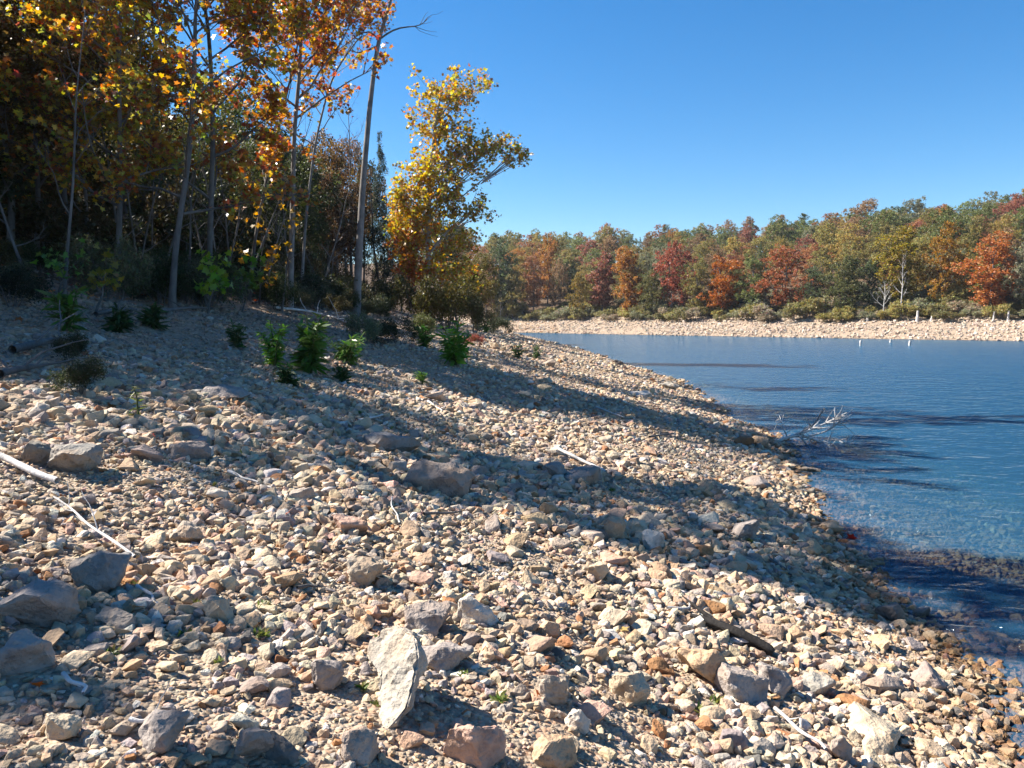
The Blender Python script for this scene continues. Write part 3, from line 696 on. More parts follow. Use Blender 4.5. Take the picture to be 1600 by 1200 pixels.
# trees of the same wood edge further left, outside the frame; they shade the beach
for i, (x, y, H, Lb) in enumerate([(-9.6, 10.3, 12.5, 2.0), (-12.5, 11.4, 12, 2.0), (-9.6, 4.3, 5.6, 1.2)]):
    b = Vector((x, y, g(x, y)))
    build_tree('autumn_tree', ['lone gold tree nearest the beach corner', 'spreading tree behind the dark end of the wood edge', 'small yellow tree low on the beach bank'][i],
               b, [np.array(b), np.array(b) + (.2, .1, H * .5), np.array(b) + (.1 * i, .3, H)], .11, .02, 70 + i, 18, .35, lenf_round(H, Lb), lambda t: .25 + .7 * t, (7, 7, 3)[i], .17, AUT, [.25, .28, .2, .06, .15, .06], sub=6, twig=4)

# bare snag
p0, path = trunk_path([(556, 490), (562, 380), (566, 290), (576, 180), (590, 70), (612, 0), (625, -70)], 12, d=30)
r = np.random.default_rng(5); base = np.array(p0); root = thing('dead_tree', 'bare grey dead trunk standing alone before the yellow tree', 'tree', p0)
tp = smooth_path(np.array(path) - base, 30, r, .03); tp[0, 2] -= .3; tr = flare(30, .15, .035, .35)
link('trunk', tubes_mesh('trunk', [tube(tp, tr, 12)], M_SILV), root)
for pts in ([(592, 62), (575, 40), (540, 70), (500, 100)], [(592, 62), (620, 40), (655, 44), (668, 30)], [(590, 72), (562, 84), (545, 78)], [(600, 35), (590, 5), (585, -20)], [(568, 262), (556, 240), (552, 226)]):
    w = np.array([np.array(at(a, b, p0.y + .1 * i)) for i, (a, b) in enumerate(pts)]) - base; q = smooth_path(w, 9, r, .02)
    tb = [tube(q, np.linspace(.04, .01, 9), 5)]
    for _ in range(6):
        k = r.integers(3, 9); e = bend(q[k], q[k] - q[k - 2] + r.normal(0, .25, 3), r.uniform(.4, 1.0), 4, r, .05, .2); tb.append(tube(e, np.linspace(.012, .004, 5), 4))
    link('branch', tubes_mesh('branch', tb, M_BARK), root)

# yellow tree on the point
p0 = on_ground(668, 43); d = 43.0; base = np.array(p0)
root = thing('sycamore_tree', 'tall golden yellow tree with orange lower leaves on the point', 'tree', p0); r = np.random.default_rng(21)
path = [base] + [np.array(at(a, b, d)) for a, b in ((668, 400), (670, 300), (680, 200), (690, 130))]
tp = smooth_path(np.array(path) - base, 26, r, .04); tr = flare(26, .2, .03); tp[0, 2] -= .3
link('trunk', tubes_mesh('trunk', [tube(tp, tr, 10)], M_PALE), root)
# foliage masses read off the outline: centre px, py, half width, half height, leaf count
MASS = [(690, 150, 42, 34, 620), (735, 140, 30, 22, 260), (760, 128, 14, 8, 50), (680, 205, 38, 40, 760), (668, 262, 42, 34, 760), (660, 305, 46, 34, 860), (648, 345, 38, 34, 700),
        (640, 390, 30, 40, 700), (655, 430, 40, 28, 620), (700, 300, 44, 36, 640), (715, 250, 34, 24, 430), (735, 225, 30, 18, 260), (770, 228, 30, 20, 330), (806, 243, 24, 14, 230),
        (785, 212, 14, 10, 70), (700, 375, 48, 40, 560), (735, 335, 34, 34, 240), (745, 262, 20, 12, 90), (705, 430, 45, 26, 420), (630, 300, 18, 26, 260), (722, 185, 18, 24, 110), (750, 320, 16, 30, 60)]
lp = []; bt = []
for mx, my, hw, hh, n in MASS:
    n = int(n * (1.9 if my > 320 else 1.4))
    c = np.array(at(mx, my, d)) - base; sc = d / F
    dep = max(hw, 26) * .9
    dy0 = r.uniform(-.6, .6)
    k = max(4, n // 24)      # clusters
    cc = r.normal(0, .52, (k, 3)).clip(-1, 1) * np.array([hw, dep, hh]) * sc + c + (0, dy0, 0)
    a = cc[r.integers(0, k, n)] + r.normal(0, .17, (n, 3)); lp.append(a)
    tz = np.clip(c[2] - np.hypot(c[0] - np.interp(c[2], tp[:, 2], tp[:, 0]), c[1]) * .75 - .5, 1.2, tp[-1, 2] - .3)
    q0 = np.array([np.interp(tz, tp[:, 2], tp[:, j]) for j in range(3)])
    tb = [tube(smooth_path([q0, q0 * .5 + (c + (0, dy0, 0)) * .5 + (0, 0, .25), c + (0, dy0, 0)], 8, r, .05), np.linspace(.05, .015, 8), 5)]
    for e in cc[:10]: tb.append(tube(smooth_path([(c + (0, dy0, 0)) * .6 + q0 * .4, (c + e) / 2 + r.normal(0, .1, 3), e], 5, r, .02), np.linspace(.022, .006, 5), 4))
    link('branch', tubes_mesh('branch', tb, M_PALE), root)
lp = np.concatenate(lp); n = len(lp); V, Fc = leaves(lp, r.uniform(.6, 1.2, n) * .19, LOBED, r, .3, .34)
zf = (lp[:, 2] - 1) / 11.0; xf = lp[:, 0]
po = np.clip((.42 - zf) * 3.2, 0, .85) * np.clip(.7 - xf * .5, .15, 1)
c = palette(r, n, [YELLOW, GOLD, GREENY, (.40, .33, .04)], [.38, .28, .14, .20]); co_ = palette(r, n, [ORANGE, (.46, .11, .03), GOLD], [.6, .25, .15])
s_ = r.random(n) < po; c[s_] = co_[s_]
rd = (r.random(n) < .16); c[rd] = palette(r, int(rd.sum()), [ORANGE, BROWN])
o = link('crown', new_mesh('crown', [(V, Fc)], [M_LEAF], False, [c]), root); o['kind'] = 'stuff'

# ---- prototypes for distant and background trees (crowns tinted by the object's own colour)
def crown_cloud(r, lobes, n_leaf, size, shape=QUAD, flat=.35):
    P = []
    w = np.array([l[3] * l[4] for l in lobes]); w = w / w.sum()
    for (x, y, z, rx, rz), f in zip(lobes, w):
        m = int(n_leaf * f); k = max(6, m // 26)
        u = r.normal(size=(k, 3)); u /= np.linalg.norm(u, axis=1, keepdims=True); rad = r.uniform(.35, 1.08, (k, 1)) ** .6
        cc = u * rad * np.array([rx, rx, rz]) + np.array([x, y, z])
        P.append(cc[r.integers(0, k, m)] + r.normal(0, .16 * min(rx, rz) ** .5, (m, 3)))
    P = np.concatenate(P); n = len(P); V, Fc = leaves(P, r.uniform(.6, 1.3, n) * size, shape, r, flat)
    c = np.clip(r.uniform(.7, 1.3, (n, 1)) * r.normal(1, .1, (n, 3)), .3, 1.8)
    return V, Fc, c

def proto_tree(name, seed, kind, H, n_leaf, size, low=0):
    r = np.random.default_rng(seed); root = bpy.data.objects.new(name, None)
    tubes = []
    tp = bend((0, 0, -.4), (r.normal(0, .04), r.normal(0, .04), 1), H * (.86 if kind != 'cone' else .88), 10, r, .02, .05)
    tr = flare(11, H * .013 + .03, .03, .4); lobes = []
    if kind == 'cone':
        for i in range(11):
            t = .08 + .9 * i / 10; z = H * t; R = H * .2 * (1 - t) ** .8 + .12
            for a in range(4):
                an = r.uniform(0, 6.28); lobes.append((math.cos(an) * R * .55, math.sin(an) * R * .55, z, R * .6, H * .06))
    else:
        nb = 11; zb0 = low if low else {'round': .34, 'tall': .30, 'wide': .32}[kind]; wid = {'round': .26, 'tall': .17, 'wide': .33}[kind]
        for i in range(nb):
            t = zb0 + (.95 - zb0) * (i + r.uniform(0, .8)) / nb; an = 2.4 * i + r.normal(0, .4); u = (t - zb0) / (1 - zb0)
            R = H * wid * (math.sin((u * .86 + .12) * PI) ** .7) * r.uniform(.7, 1.15)
            z = H * t; q = np.array([np.interp(z * .75, tp[:, 2], tp[:, k]) for k in range(3)])
            e = np.array([math.cos(an) * R * .75, math.sin(an) * R * .75, z])
            tubes.append(tube(smooth_path([q, (q + e) / 2 + (0, 0, -.02 * H), e], 6, r, .05), np.linspace(H * .006, .015, 6), 4))
            lobes.append((*e, R * .55 + H * .05, H * .085 * r.uniform(.8, 1.3)))
            if r.random() < .75: lobes.append((e[0] * .35 + r.normal(0, .3), e[1] * .35 + r.normal(0, .3), z + H * .03, R * .5 + H * .05, H * .09))
    t_me = tubes_mesh('trunk', [tube(tp, tr, 7)] + tubes, M_BARKD if kind == 'cone' else M_BARK)
    V, Fc, c = crown_cloud(r, lobes, n_leaf, size, QUAD if kind != 'cone' else OVAL * (.6, 1.2))
    c_me = new_mesh('crown', [(V, Fc)], [M_CROWN], False, [c])
    return name, t_me, c_me, H

def plant_tree(proto, loc, rz, sc, color, label, group=None, cat='tree'):
    name, t_me, c_me, H = proto
    root = thing(name, label, cat, loc, group); root.rotation_euler = (0, 0, rz); root.scale = sc
    link('trunk', t_me, root); c = link('crown', c_me, root); c.color = (*color, 1); c['kind'] = 'stuff'
    return root

FARP = [proto_tree('oak_tree', 400 + i, k, 12.0, 11000, .25, .15) for i, k in enumerate(['round', 'wide', 'round', 'tall', 'wide', 'tall', 'round', 'wide'])]
FARC = [proto_tree('cedar_tree', 430 + i, 'cone', 10.0, 7000, .22) for i in range(2)]
NEARP = [proto_tree('oak_tree', 450 + i, k, 11.0, 15000, .17) for i, k in enumerate(['round', 'tall', 'wide'])]
NEARC = [proto_tree('cedar_tree', 470 + i, 'cone', 9.0, 15000, .16) for i in range(2)]

OLIVE, GREEN, DGREEN, RUSTC, REDC, ORNG, GOLDC, BRN, GRYG = (.24, .205, .075), (.17, .19, .07), (.105, .13, .06), (.33, .165, .085), (.27, .12, .085), (.38, .19, .065), (.33, .25, .085), (.26, .17, .095), (.21, .21, .13)

# front row on the far bank, from the photograph: px, top py, foot py, crown width px, colour, proto, label
FRONT = [(833, 398, 492, 42, RUSTC, 0, 'small rust-red tree at the edge of the far bank scrub'), (787, 380, 494, 55, DGREEN, 2, 'dark green rounded tree on the far bank behind the point'),
 (800, 425, 496, 40, OLIVE, 6, 'low olive tree below the dark green rounded one'), (941, 400, 500, 50, REDC, 3, 'crimson tree at the far shore next to an orange one'),
 (982, 388, 503, 48, ORNG, 5, 'narrow orange tree at the far shore beside the crimson one'), (1050, 384, 503, 85, (.30, .10, .065), 1, 'wide dark crimson tree at the far shore'),
 (1130, 402, 497, 70, (.36, .13, .035), 0, 'rust-orange tree leaning over yellow scrub'), (1226, 390, 500, 88, (.34, .13, .065), 4, 'pale rust tree with thin crown and visible limbs'),
 (1317, 405, 496, 64, (.11, .115, .045), 6, 'olive green dome-shaped tree at the far shore'), (1400, 362, 494, 66, (.27, .21, .04), 3, 'tall golden-green tree behind the white dead tree'),
 (1470, 358, 492, 85, (.31, .17, .035), 7, 'tall gold and orange tree beside the golden-green one'), (1545, 370, 500, 92, (.42, .17, .065), 2, 'bright rust-orange cone-like tree at the far shore'),
 (875, 408, 490, 45, BRN, 1, 'brown tree behind grey scrub on the far bank'), (905, 430, 497, 36, (.24, .17, .045), 6, 'small yellowish tree beside the crimson one'),
 (1090, 410, 496, 50, OLIVE, 2, 'olive tree between the dark crimson and rust-orange trees'), (1175, 400, 494, 60, GREEN, 0, 'green tree between two rust-coloured trees'),
 (1270, 420, 496, 50, DGREEN, 4, 'dark green low tree beside the pale rust one'), (1360, 410, 494, 50, DGREEN, 6, 'dark green tree behind tangled dead limbs'),
 (1605, 380, 500, 70, GRYG, 1, 'grey-green tree beyond the bright rust-orange one'), (1015, 425, 499, 40, (.15, .14, .05), 6, 'low olive tree under the dark crimson one'),
 (855, 372, 480, 45, ORNG, 2, 'bright orange tree up the bank above the small rust-red one'), (760, 395, 494, 50, BRN, 0, 'brown tree at the foot of the point')]
far_xy = []
def far_depth(px, foot=500, s_target=None):
    t = (px - CX) / F * math.cos(PITCH)
    ds = np.arange(75, 260, .5); s = sdist(t * ds, ds); st = 12.0 if s_target is None else s_target
    ok = (s > st) & (ds > 83 + np.clip((1600 - px) / 800, 0, 1) * 55)
    d = ds[int(np.argmax(ok))]
    return d
for px, top, foot, w, col, pi, label in FRONT:
    d = far_depth(px, s_target=11 + rng.uniform(0, 4) + max(0, 496 - foot) * .6); loc = on_ground(px, d)
    Ht = (at(px, top, d).z - loc.z) * 1.03; Wd = w / F * d
    pr = FARP[pi]; kind_w = {0: .62, 1: .78, 2: .62, 3: .44, 4: .78, 5: .44, 6: .62, 7: .78}[pi] * 12
    plant_tree(pr, loc, rng.uniform(0, 6), (Wd / kind_w * 1.05, Wd / kind_w * 1.05, Ht / 11.8), col, label); far_xy.append((loc.x, loc.y, 2.2))

GNAMES = {0: ('olive', OLIVE), 1: ('green', GREEN), 2: ('dark green', DGREEN), 3: ('rust-orange', RUSTC), 4: ('crimson', REDC), 5: ('bright orange', ORNG), 6: ('golden', GOLDC), 7: ('brown', BRN), 8: ('grey-green', GRYG)}
cnt = 0; tries = 0
while cnt < 270 and tries < 40000:
    tries += 1
    px = rng.uniform(700, 1680); d = rng.uniform(88, 290); x = (px - CX) / F * d
    s = sdist(x, d)[0]
    if s < 15 or s > 140 or d < 84 + max(0, (1600 - px)) / 820 * 60: continue
    if px < 760 and d < 150: continue
    sp = 3.3 + s * .02
    if any((x - a) ** 2 + (d - b) ** 2 < max(sp, c) ** 2 for a, b, c in far_xy): continue
    far_xy.append((x, d, sp))
    zone = vnoise(np.array([x / 22]), np.array([d / 22]), 31)[0]
    pr_ = np.array([.30, .24, .10, .08, .03, .02, .09, .08, .06]);
    if zone > .12: pr_ = np.array([.20, .12, .06, .22, .09, .05, .10, .14, .02])
    k = rng.choice(9, p=pr_ / pr_.sum()); nm, col = GNAMES[k]
    P_ = FARC[rng.integers(2)] if (k == 2 and rng.random() < .5) else FARP[rng.choice([0, 1, 2, 4, 6, 7, 3], p=[.17, .17, .17, .17, .14, .14, .04])]
    sc = rng.uniform(.62, .95) * (1.0 if s > 60 else .84 if s > 25 else .72); f = rng.uniform(.8, 1.25)
    kind = 'conical evergreen' if 'cedar' in P_[0] else ('tall tree' if sc > .8 else 'low tree')
    zone_w = 'just behind the shore row' if s < 32 else ('half way up' if s < 75 else 'near the crest of')
    zone_w += ' on the far wooded hillside' if s < 32 else ' the far wooded hillside'
    plant_tree(P_, (x, d, g(x, d) - .1), rng.uniform(0, 6.28), (sc * rng.uniform(1.0, 1.3), sc * rng.uniform(1.0, 1.3), sc * rng.uniform(.85, 1.1)), tuple(np.array(col) * f),
               f'{nm} {kind} {zone_w}', f'{nm} {kind}s {zone_w}'); cnt += 1
print('hill trees', cnt)

def behind(px):
    if px < 0: return 'beyond the dark end of the wood'
    return 'behind ' + min([(60, 'the shaded rust tree'), (140, 'the thin dim tree'), (186, 'the double stemmed tree'), (268, 'the slender leaning tree'), (326, 'the upright grey trunk'), (388, 'the thin crooked tree'), (452, 'the pale-barked tree'), (545, 'the dead trunk')], key=lambda q: abs(q[0] - px))[1]
# wood behind the grove, left bank
cnt = 0; tries = 0; near_xy = []; main_rng = rng; rng = np.random.default_rng(77)
while cnt < 130 and tries < 6000:
    tries += 1
    y = 10 + 68 * rng.random() ** 1.25; s_ = 14.8 + 36 * rng.random() ** 1.3
    xs = np.interp(y, [0, 30, 60, 105], [2.5, 5.7, 4.9, 2]); x = xs - s_
    px = CX + x / y * F
    if px > 545 or px < -1400 or x < -46: continue
    if any((x - a) ** 2 + (y - b) ** 2 < 2.3 ** 2 for a, b in near_xy): continue
    near_xy.append((x, y))
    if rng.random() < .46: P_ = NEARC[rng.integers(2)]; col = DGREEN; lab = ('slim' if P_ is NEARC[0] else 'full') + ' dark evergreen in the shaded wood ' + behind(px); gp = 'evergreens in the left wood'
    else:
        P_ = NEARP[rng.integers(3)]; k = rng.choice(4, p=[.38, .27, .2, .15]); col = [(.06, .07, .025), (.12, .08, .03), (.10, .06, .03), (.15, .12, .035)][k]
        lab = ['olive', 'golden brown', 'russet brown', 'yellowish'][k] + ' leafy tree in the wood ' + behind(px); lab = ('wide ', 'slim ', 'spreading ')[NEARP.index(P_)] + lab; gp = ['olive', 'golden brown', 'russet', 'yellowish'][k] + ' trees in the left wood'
    sc = rng.uniform(.85, 1.2)
    if px > 420: sc *= .8
    sc = min(sc, (.8 if s_ < 24 else .9) if px < -60 else .74 if s_ < 26 else .86, max(.5, ((s_ - 7) / math.sin(SUN_AZ) * math.tan(SUN_EL) - .2 * (s_ - 7)) / P_[3]))
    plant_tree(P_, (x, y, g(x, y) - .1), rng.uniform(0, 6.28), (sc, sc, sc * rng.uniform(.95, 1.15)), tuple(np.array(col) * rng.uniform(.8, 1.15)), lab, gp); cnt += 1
rng = main_rng
# trees between the pale-barked tree and the yellow tree
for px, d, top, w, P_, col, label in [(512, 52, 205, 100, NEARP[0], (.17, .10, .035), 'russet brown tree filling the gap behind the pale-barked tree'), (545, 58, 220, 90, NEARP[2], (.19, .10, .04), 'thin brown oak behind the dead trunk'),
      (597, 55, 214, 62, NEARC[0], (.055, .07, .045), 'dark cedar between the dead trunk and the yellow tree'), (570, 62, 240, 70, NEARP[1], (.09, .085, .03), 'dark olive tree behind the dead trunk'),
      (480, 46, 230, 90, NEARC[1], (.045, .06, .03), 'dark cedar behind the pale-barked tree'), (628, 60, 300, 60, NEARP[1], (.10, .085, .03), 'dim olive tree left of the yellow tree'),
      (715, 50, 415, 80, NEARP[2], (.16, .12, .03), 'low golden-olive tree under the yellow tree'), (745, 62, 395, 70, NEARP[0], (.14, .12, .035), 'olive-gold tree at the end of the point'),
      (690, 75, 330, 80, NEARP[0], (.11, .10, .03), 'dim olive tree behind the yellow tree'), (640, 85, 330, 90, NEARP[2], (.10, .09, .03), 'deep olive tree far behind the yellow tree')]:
    loc = on_ground(px, d); Ht = at(px, top, d).z - loc.z; Wd = w / F * d; H0 = P_[3]
    ww = (.40 if 'cedar' in P_[0] else .58) * H0
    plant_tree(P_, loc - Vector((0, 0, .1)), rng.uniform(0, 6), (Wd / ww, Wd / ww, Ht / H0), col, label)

# leafless saplings
def bare_tree(name, label, p0, H, seed, mat=M_BARK, r0=.05, nb=12, t0=.3, lean=(0, 0), spread=.25, group=None):
    p = np.array(p0); build_tree(name, label, p0, [p, p + (lean[0] * .5, lean[1] * .5, H * .5), p + (lean[0], lean[1], H)], r0, .006, seed, nb, t0, lambda t: H * spread * (1.15 - .6 * t), lambda t: .5 + .5 * t, 1, .1, AUT, mat=mat, sub=4, twig=3, bare=2, group=group)
bare_tree('bare_tree', 'leafless thin tree showing above the brown oak', on_ground(550, 56), 14.2, 91, r0=.12)
for i, (px, py, h, ln, lab) in enumerate([(100, 455, 4.5, (.5, 0), 'bare sapling at the dark end of the wood edge'), (245, 440, 3.8, (1.2, .2), 'slanting bare sapling beside the double stemmed tree'),
    (375, 455, 5.0, (2.0, .3), 'long bare stem leaning hard toward the pale-barked tree'), (440, 470, 3.0, (.4, .2), 'bare sapling at the foot of the pale-barked tree'), (510, 455, 3.5, (.6, .1), 'bare sapling between pale-barked tree and dead trunk'),
    (590, 470, 3.2, (.1, 0), 'short bare stem right behind the dead trunk'), (290, 455, 3.6, (.3, .2), 'thin pale stem between the leaning tree and the upright trunk'), (350, 450, 4.0, (.8, 0), 'thin stem leaning out from the upright grey trunk')]):
    bare_tree('bare_sapling', lab, hit(px, py + 18), h, 100 + i, r0=.028, nb=8, lean=ln, spread=.22)

# ------------------------------------------------------------------ shrubs, scrub and weeds
def shrub_proto(name, seed, R, H, n_leaf, size, shape=OVAL, stems=9):
    r = np.random.default_rng(seed); tubes = []; lobes = []
    for i in range(stems):
        an = r.uniform(0, 6.28); q = r.uniform(.2, 1); e = np.array([math.cos(an) * R * q, math.sin(an) * R * q, H * r.uniform(.5, 1) * (1.1 - .4 * q)])
        tubes.append(tube(smooth_path([np.array([math.cos(an) * .1 * R, math.sin(an) * .1 * R, -.08]), e * (.45, .45, .6), e], 6, r, .03), np.linspace(.018, .005, 6), 4))
        lobes.append((*(e * (1, 1, .82)), R * .34, H * .22))
    V, Fc, c = crown_cloud(r, lobes, n_leaf, size, shape, .2); V[:, 2] = np.maximum(V[:, 2], .01)
    return name, tubes_mesh('stem', tubes, M_BARK), new_mesh('foliage', [(V, Fc)], [M_CROWN], False, [c]), H, R
def plant_shrub(P_, loc, sc, color, label, group=None, cat='shrub'):
    name, t_me, c_me = P_[:3]; root = thing(name, label, cat, loc, group); root.scale = sc; root.rotation_euler = (0, 0, rng.uniform(0, 6.28))
    link('stem', t_me, root); c = link('foliage', c_me, root); c.color = (*color, 1); c['kind'] = 'stuff'
SHR = [shrub_proto('shrub', 500 + i, 1.0, 1.4, 2600, .14) for i in range(4)]
SHN = [shrub_proto('shrub', 520 + i, 1.0, 1.3, 5200, .075) for i in range(3)]
# far bank scrub
cnt = 0; tries = 0; sxy = []
while cnt < 210 and tries < 12000:
    tries += 1
    px = rng.uniform(770, 1640); d0 = far_depth(px, s_target=8.8) + rng.random() ** 1.3 * 15; loc = on_ground(px, d0)
    if any((loc.x - a) ** 2 + (loc.y - b) ** 2 < .9 for a, b in sxy): continue
    sxy.append((loc.x, loc.y)); k = rng.choice(4, p=[.36, .26, .22, .16])
    col = [(.22, .20, .09), (.31, .27, .10), (.24, .24, .15), (.32, .27, .19)][k]; nm = ['olive', 'yellow-green', 'grey-green', 'dry tan'][k]; fw = min(FRONT, key=lambda q: abs(q[0] - px)); fw = fw[6].split(' at the')[0].split(' next')[0].split(' on the')[0].split(' behind')[0].split(' beside')[0].split(' up ')[0].split(' leaning')[0].split(' with')[0].split(' below')[0].split(' between')[0].split(' under')[0].split(' beyond')[0]
    sc = rng.uniform(.6, 1.25) * (1 + .35 * (len(sxy) % 3 == 0)); plant_shrub(SHR[rng.integers(4)], loc, (sc * 1.5, sc * 1.5, sc * rng.uniform(.8, 1.6)), tuple(np.array(col) * rng.uniform(.8, 1.2)), f'{nm} scrub bush on the far bank by the {fw}', f'{nm} bushes by the {fw}'); cnt += 1
cnt = 0; tries = 0
while cnt < 60 and tries < 3000:
    tries += 1
    y = rng.uniform(10, 60); s_ = rng.uniform(14.5, 26); x = np.interp(y, [0, 30, 60, 105], [2.5, 5.7, 4.9, 2]) - s_; px = CX + x / y * F
    if px > 560 or px < -120: continue
    k = rng.integers(3); sc = rng.uniform(1.0, 2.1); cnt += 1
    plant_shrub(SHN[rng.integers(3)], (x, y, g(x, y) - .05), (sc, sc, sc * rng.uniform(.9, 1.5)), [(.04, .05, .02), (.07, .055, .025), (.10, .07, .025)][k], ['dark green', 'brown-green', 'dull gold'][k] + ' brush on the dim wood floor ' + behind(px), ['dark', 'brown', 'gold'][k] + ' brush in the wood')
# near shrubs at the wood edge
for px, py, w, h, col, label in [(505, 492, 95, 62, (.055, .06, .028), 'dark shrub mass right of the pale-barked tree'), (545, 480, 70, 45, (.07, .065, .03), 'dim shrub just behind the dead trunk'),
    (600, 478, 70, 45, (.075, .07, .03), 'dim shrub between dead trunk and yellow tree'), (655, 492, 80, 60, (.10, .09, .03), 'olive shrub at the foot of the yellow tree'),
    (700, 498, 90, 62, (.13, .11, .035), 'golden-olive shrub under the yellow tree by the bare grey bush'), (745, 505, 50, 45, (.11, .10, .045), 'grey-olive shrub at the tip of the point'),
    (622, 540, 60, 45, (.04, .05, .02), 'dark leafy bush on the upper beach'), (570, 540, 55, 52, (.15, .165, .09), 'grey-green flowering bush on the upper beach'), (420, 470, 70, 55, (.05, .055, .025), 'dark brush behind the thin crooked tree'),
    (230, 465, 60, 55, (.06, .05, .02), 'dark brush between the double stemmed and leaning trees'), (20, 480, 90, 70, (.03, .035, .02), 'dark bush at the shaded end of the wood'), (770, 522, 44, 28, (.06, .07, .035), 'low dark bush where the beach meets the lake'),
    (125, 620, 75, 60, (.045, .055, .025), 'dark green low bush in the deep beach shade'), (110, 570, 60, 50, (.05, .055, .025), 'dim bush uphill of the low bush in the beach shade'), (665, 525, 40, 34, (.12, .13, .05), 'light olive bush beside the dark leafy bush'),
    (738, 540, 26, 18, (.30, .10, .07), 'small reddish plant beside the bright green weed')]:
    p = hit(px, py) if py > 508 or px < 450 else on_ground(px, 30 + (700 - px) * -.03 + (508 - py) * .25)
    Wd = w / F * p.y / 2 * 1.15; Ht = (at(px, py - h, p.y).z - p.z) * 1.15
    plant_shrub(SHN[rng.integers(3)], p, (Wd, Wd, Ht / 1.3), col, label)
bare_tree('bare_shrub', 'bare grey twiggy bush leaning out under the yellow tree', hit(716, 505), 2.6, 131, M_DRIFT, .035, 16, .05, (.5, 0), .5)
bare_tree('bare_shrub', 'small bare grey bush at the end of the point', hit(748, 512), 1.9, 132, M_DRIFT, .03, 12, .05, (.3, 0), .5)

cnt = 0; tries = 0
while cnt < 62 and tries < 3000:
    tries += 1
    y = 9 + 34 * rng.random() ** 1.2; s_ = rng.uniform(10.8, 15.0); x = np.interp(y, [0, 30, 60, 105], [2.5, 5.7, 4.9, 2]) - s_; px = CX + x / y * F
    if px > 690 or px < -40: continue
    k = rng.integers(4); sc = rng.uniform(.3, .8); cnt += 1
    plant_shrub(SHN[rng.integers(3)], (x, y, g(x, y) - .03), (sc, sc, sc * rng.uniform(.8, 1.6)), [(.05, .065, .025), (.09, .075, .03), (.12, .10, .04), (.10, .11, .06)][k], ['dark green', 'brown', 'straw', 'grey-green'][k] + ' low tangle atop the beach ' + behind(px).replace('behind', 'by'), ['dark green', 'brown', 'straw', 'grey-green'][k] + ' tangles along the top of the beach')
for i in range(14):
    px = rng.uniform(10, 545); y = np.interp(px, [0, 300, 545], [13.5, 18.5, 29]) + rng.uniform(-.5, 5); q = on_ground(px, y)
    bare_tree('bare_sapling', ['bare', 'crooked bare', 'slanting bare', 'thin bare'][i % 4] + ' grey stem in the thicket ' + behind(px), q, rng.uniform(3.0, 6.0), 700 + i, M_SILV if i % 3 == 0 else M_BARK, rng.uniform(.02, .035), 9, .2, (rng.normal(0, .9), 0), .2, group='bare stems in the thicket')
def weed(px, py, h_px, col, label, seed, n=34, shape=LANCE, lsz=.13, spread=.3, stems=5, group=None):
    r = np.random.default_rng(seed); p = hit(px, py); H = h_px / F * p.y
    root = thing('weed', label, 'plant', p, group)
    for i in range(stems):
        e = np.array([r.normal(0, spread * H * .5), r.normal(0, spread * H * .5), H * r.uniform(.65, 1.0)])
        q = smooth_path([np.zeros(3) - (0, 0, .03), e * (.3, .3, .55), e], 8, r, .01); s = link('stem', tubes_mesh('stem', [tube(q, np.linspace(.008, .003, 8) * (1 + H), 4)], M_STEM), root)
        m = n; t = r.uniform(.15, 1, m); pos = np.stack([np.interp(t, np.linspace(0, 1, 8), q[:, k]) for k in range(3)], 1)
        an = r.uniform(0, 6.28, m); ax = np.stack([np.cos(an), np.sin(an), r.uniform(-.3, .7, m)], 1)
        V, Fc = leaves(pos, r.uniform(.6, 1.2, m) * lsz * (1.1 - .5 * t), shape, r, .8, .1, ax)
        o = link('foliage', new_mesh('foliage', [(V, Fc)], [M_WEED], False, [palette(r, m, [col])]), s); o['kind'] = 'stuff'
M_STEM = bark_material('green_stem', (.07, .09, .03), (.14, .16, .06), 3)
BG = (.13, .24, .035); MG = (.075, .14, .03); DG = (.04, .075, .025)
for i, (px, py, h, col, lab, n, sz, sp) in enumerate([
    (486, 585, 82, MG, 'tall green weed with drooping leaves on the upper beach', 46, .26, .25), (430, 575, 62, BG, 'feathery green weed beside the tall drooping one', 60, .14, .5),
    (712, 572, 62, BG, 'bright green leafy weed in full sun on the upper beach', 46, .30, .35), (545, 570, 45, MG, 'green weed bending over between two bushes', 30, .2, .6),
    (218, 660, 72, (.15, .17, .05), 'single tall thin weed stalk in the beach shade', 40, .08, .08), (108, 520, 58, MG, 'broad-leaved weed under the dark wood edge', 16, .3, .3),
    (238, 512, 32, DG, 'dark small sapling near the leaning tree foot', 18, .25, .3), (186, 520, 34, DG, 'dark small sapling near the double stemmed tree foot', 18, .25, .3),
    (665, 545, 38, MG, 'green weed clump between the leafy bush and the bright weed', 30, .22, .5), (808, 562, 22, DG, 'low dark weed on the open beach', 20, .14, .4), (838, 562, 20, DG, 'second low dark weed further toward the water', 20, .14, .4),
    (370, 548, 40, DG, 'dark weed in the shade below the thin crooked tree', 30, .14, .4), (450, 605, 34, DG, 'short weed in front of the tall drooping one', 24, .16, .4), (760, 522, 26, MG, 'green weed at the head of the beach by the low dark bush', 24, .22, .4),
    (535, 600, 26, DG, 'small weed tuft downhill of the flowering bush', 20, .14, .5), (660, 600, 18, MG, 'tiny weed tuft below the bright green weed', 16, .1, .5)]):
    weed(px, py, h * 1.2, tuple(np.array(col) * 1.35), lab, 600 + i, int(n * 1.2), LANCE, sz * 1.15, sp * 1.15, 7 if sp > .1 else 1)
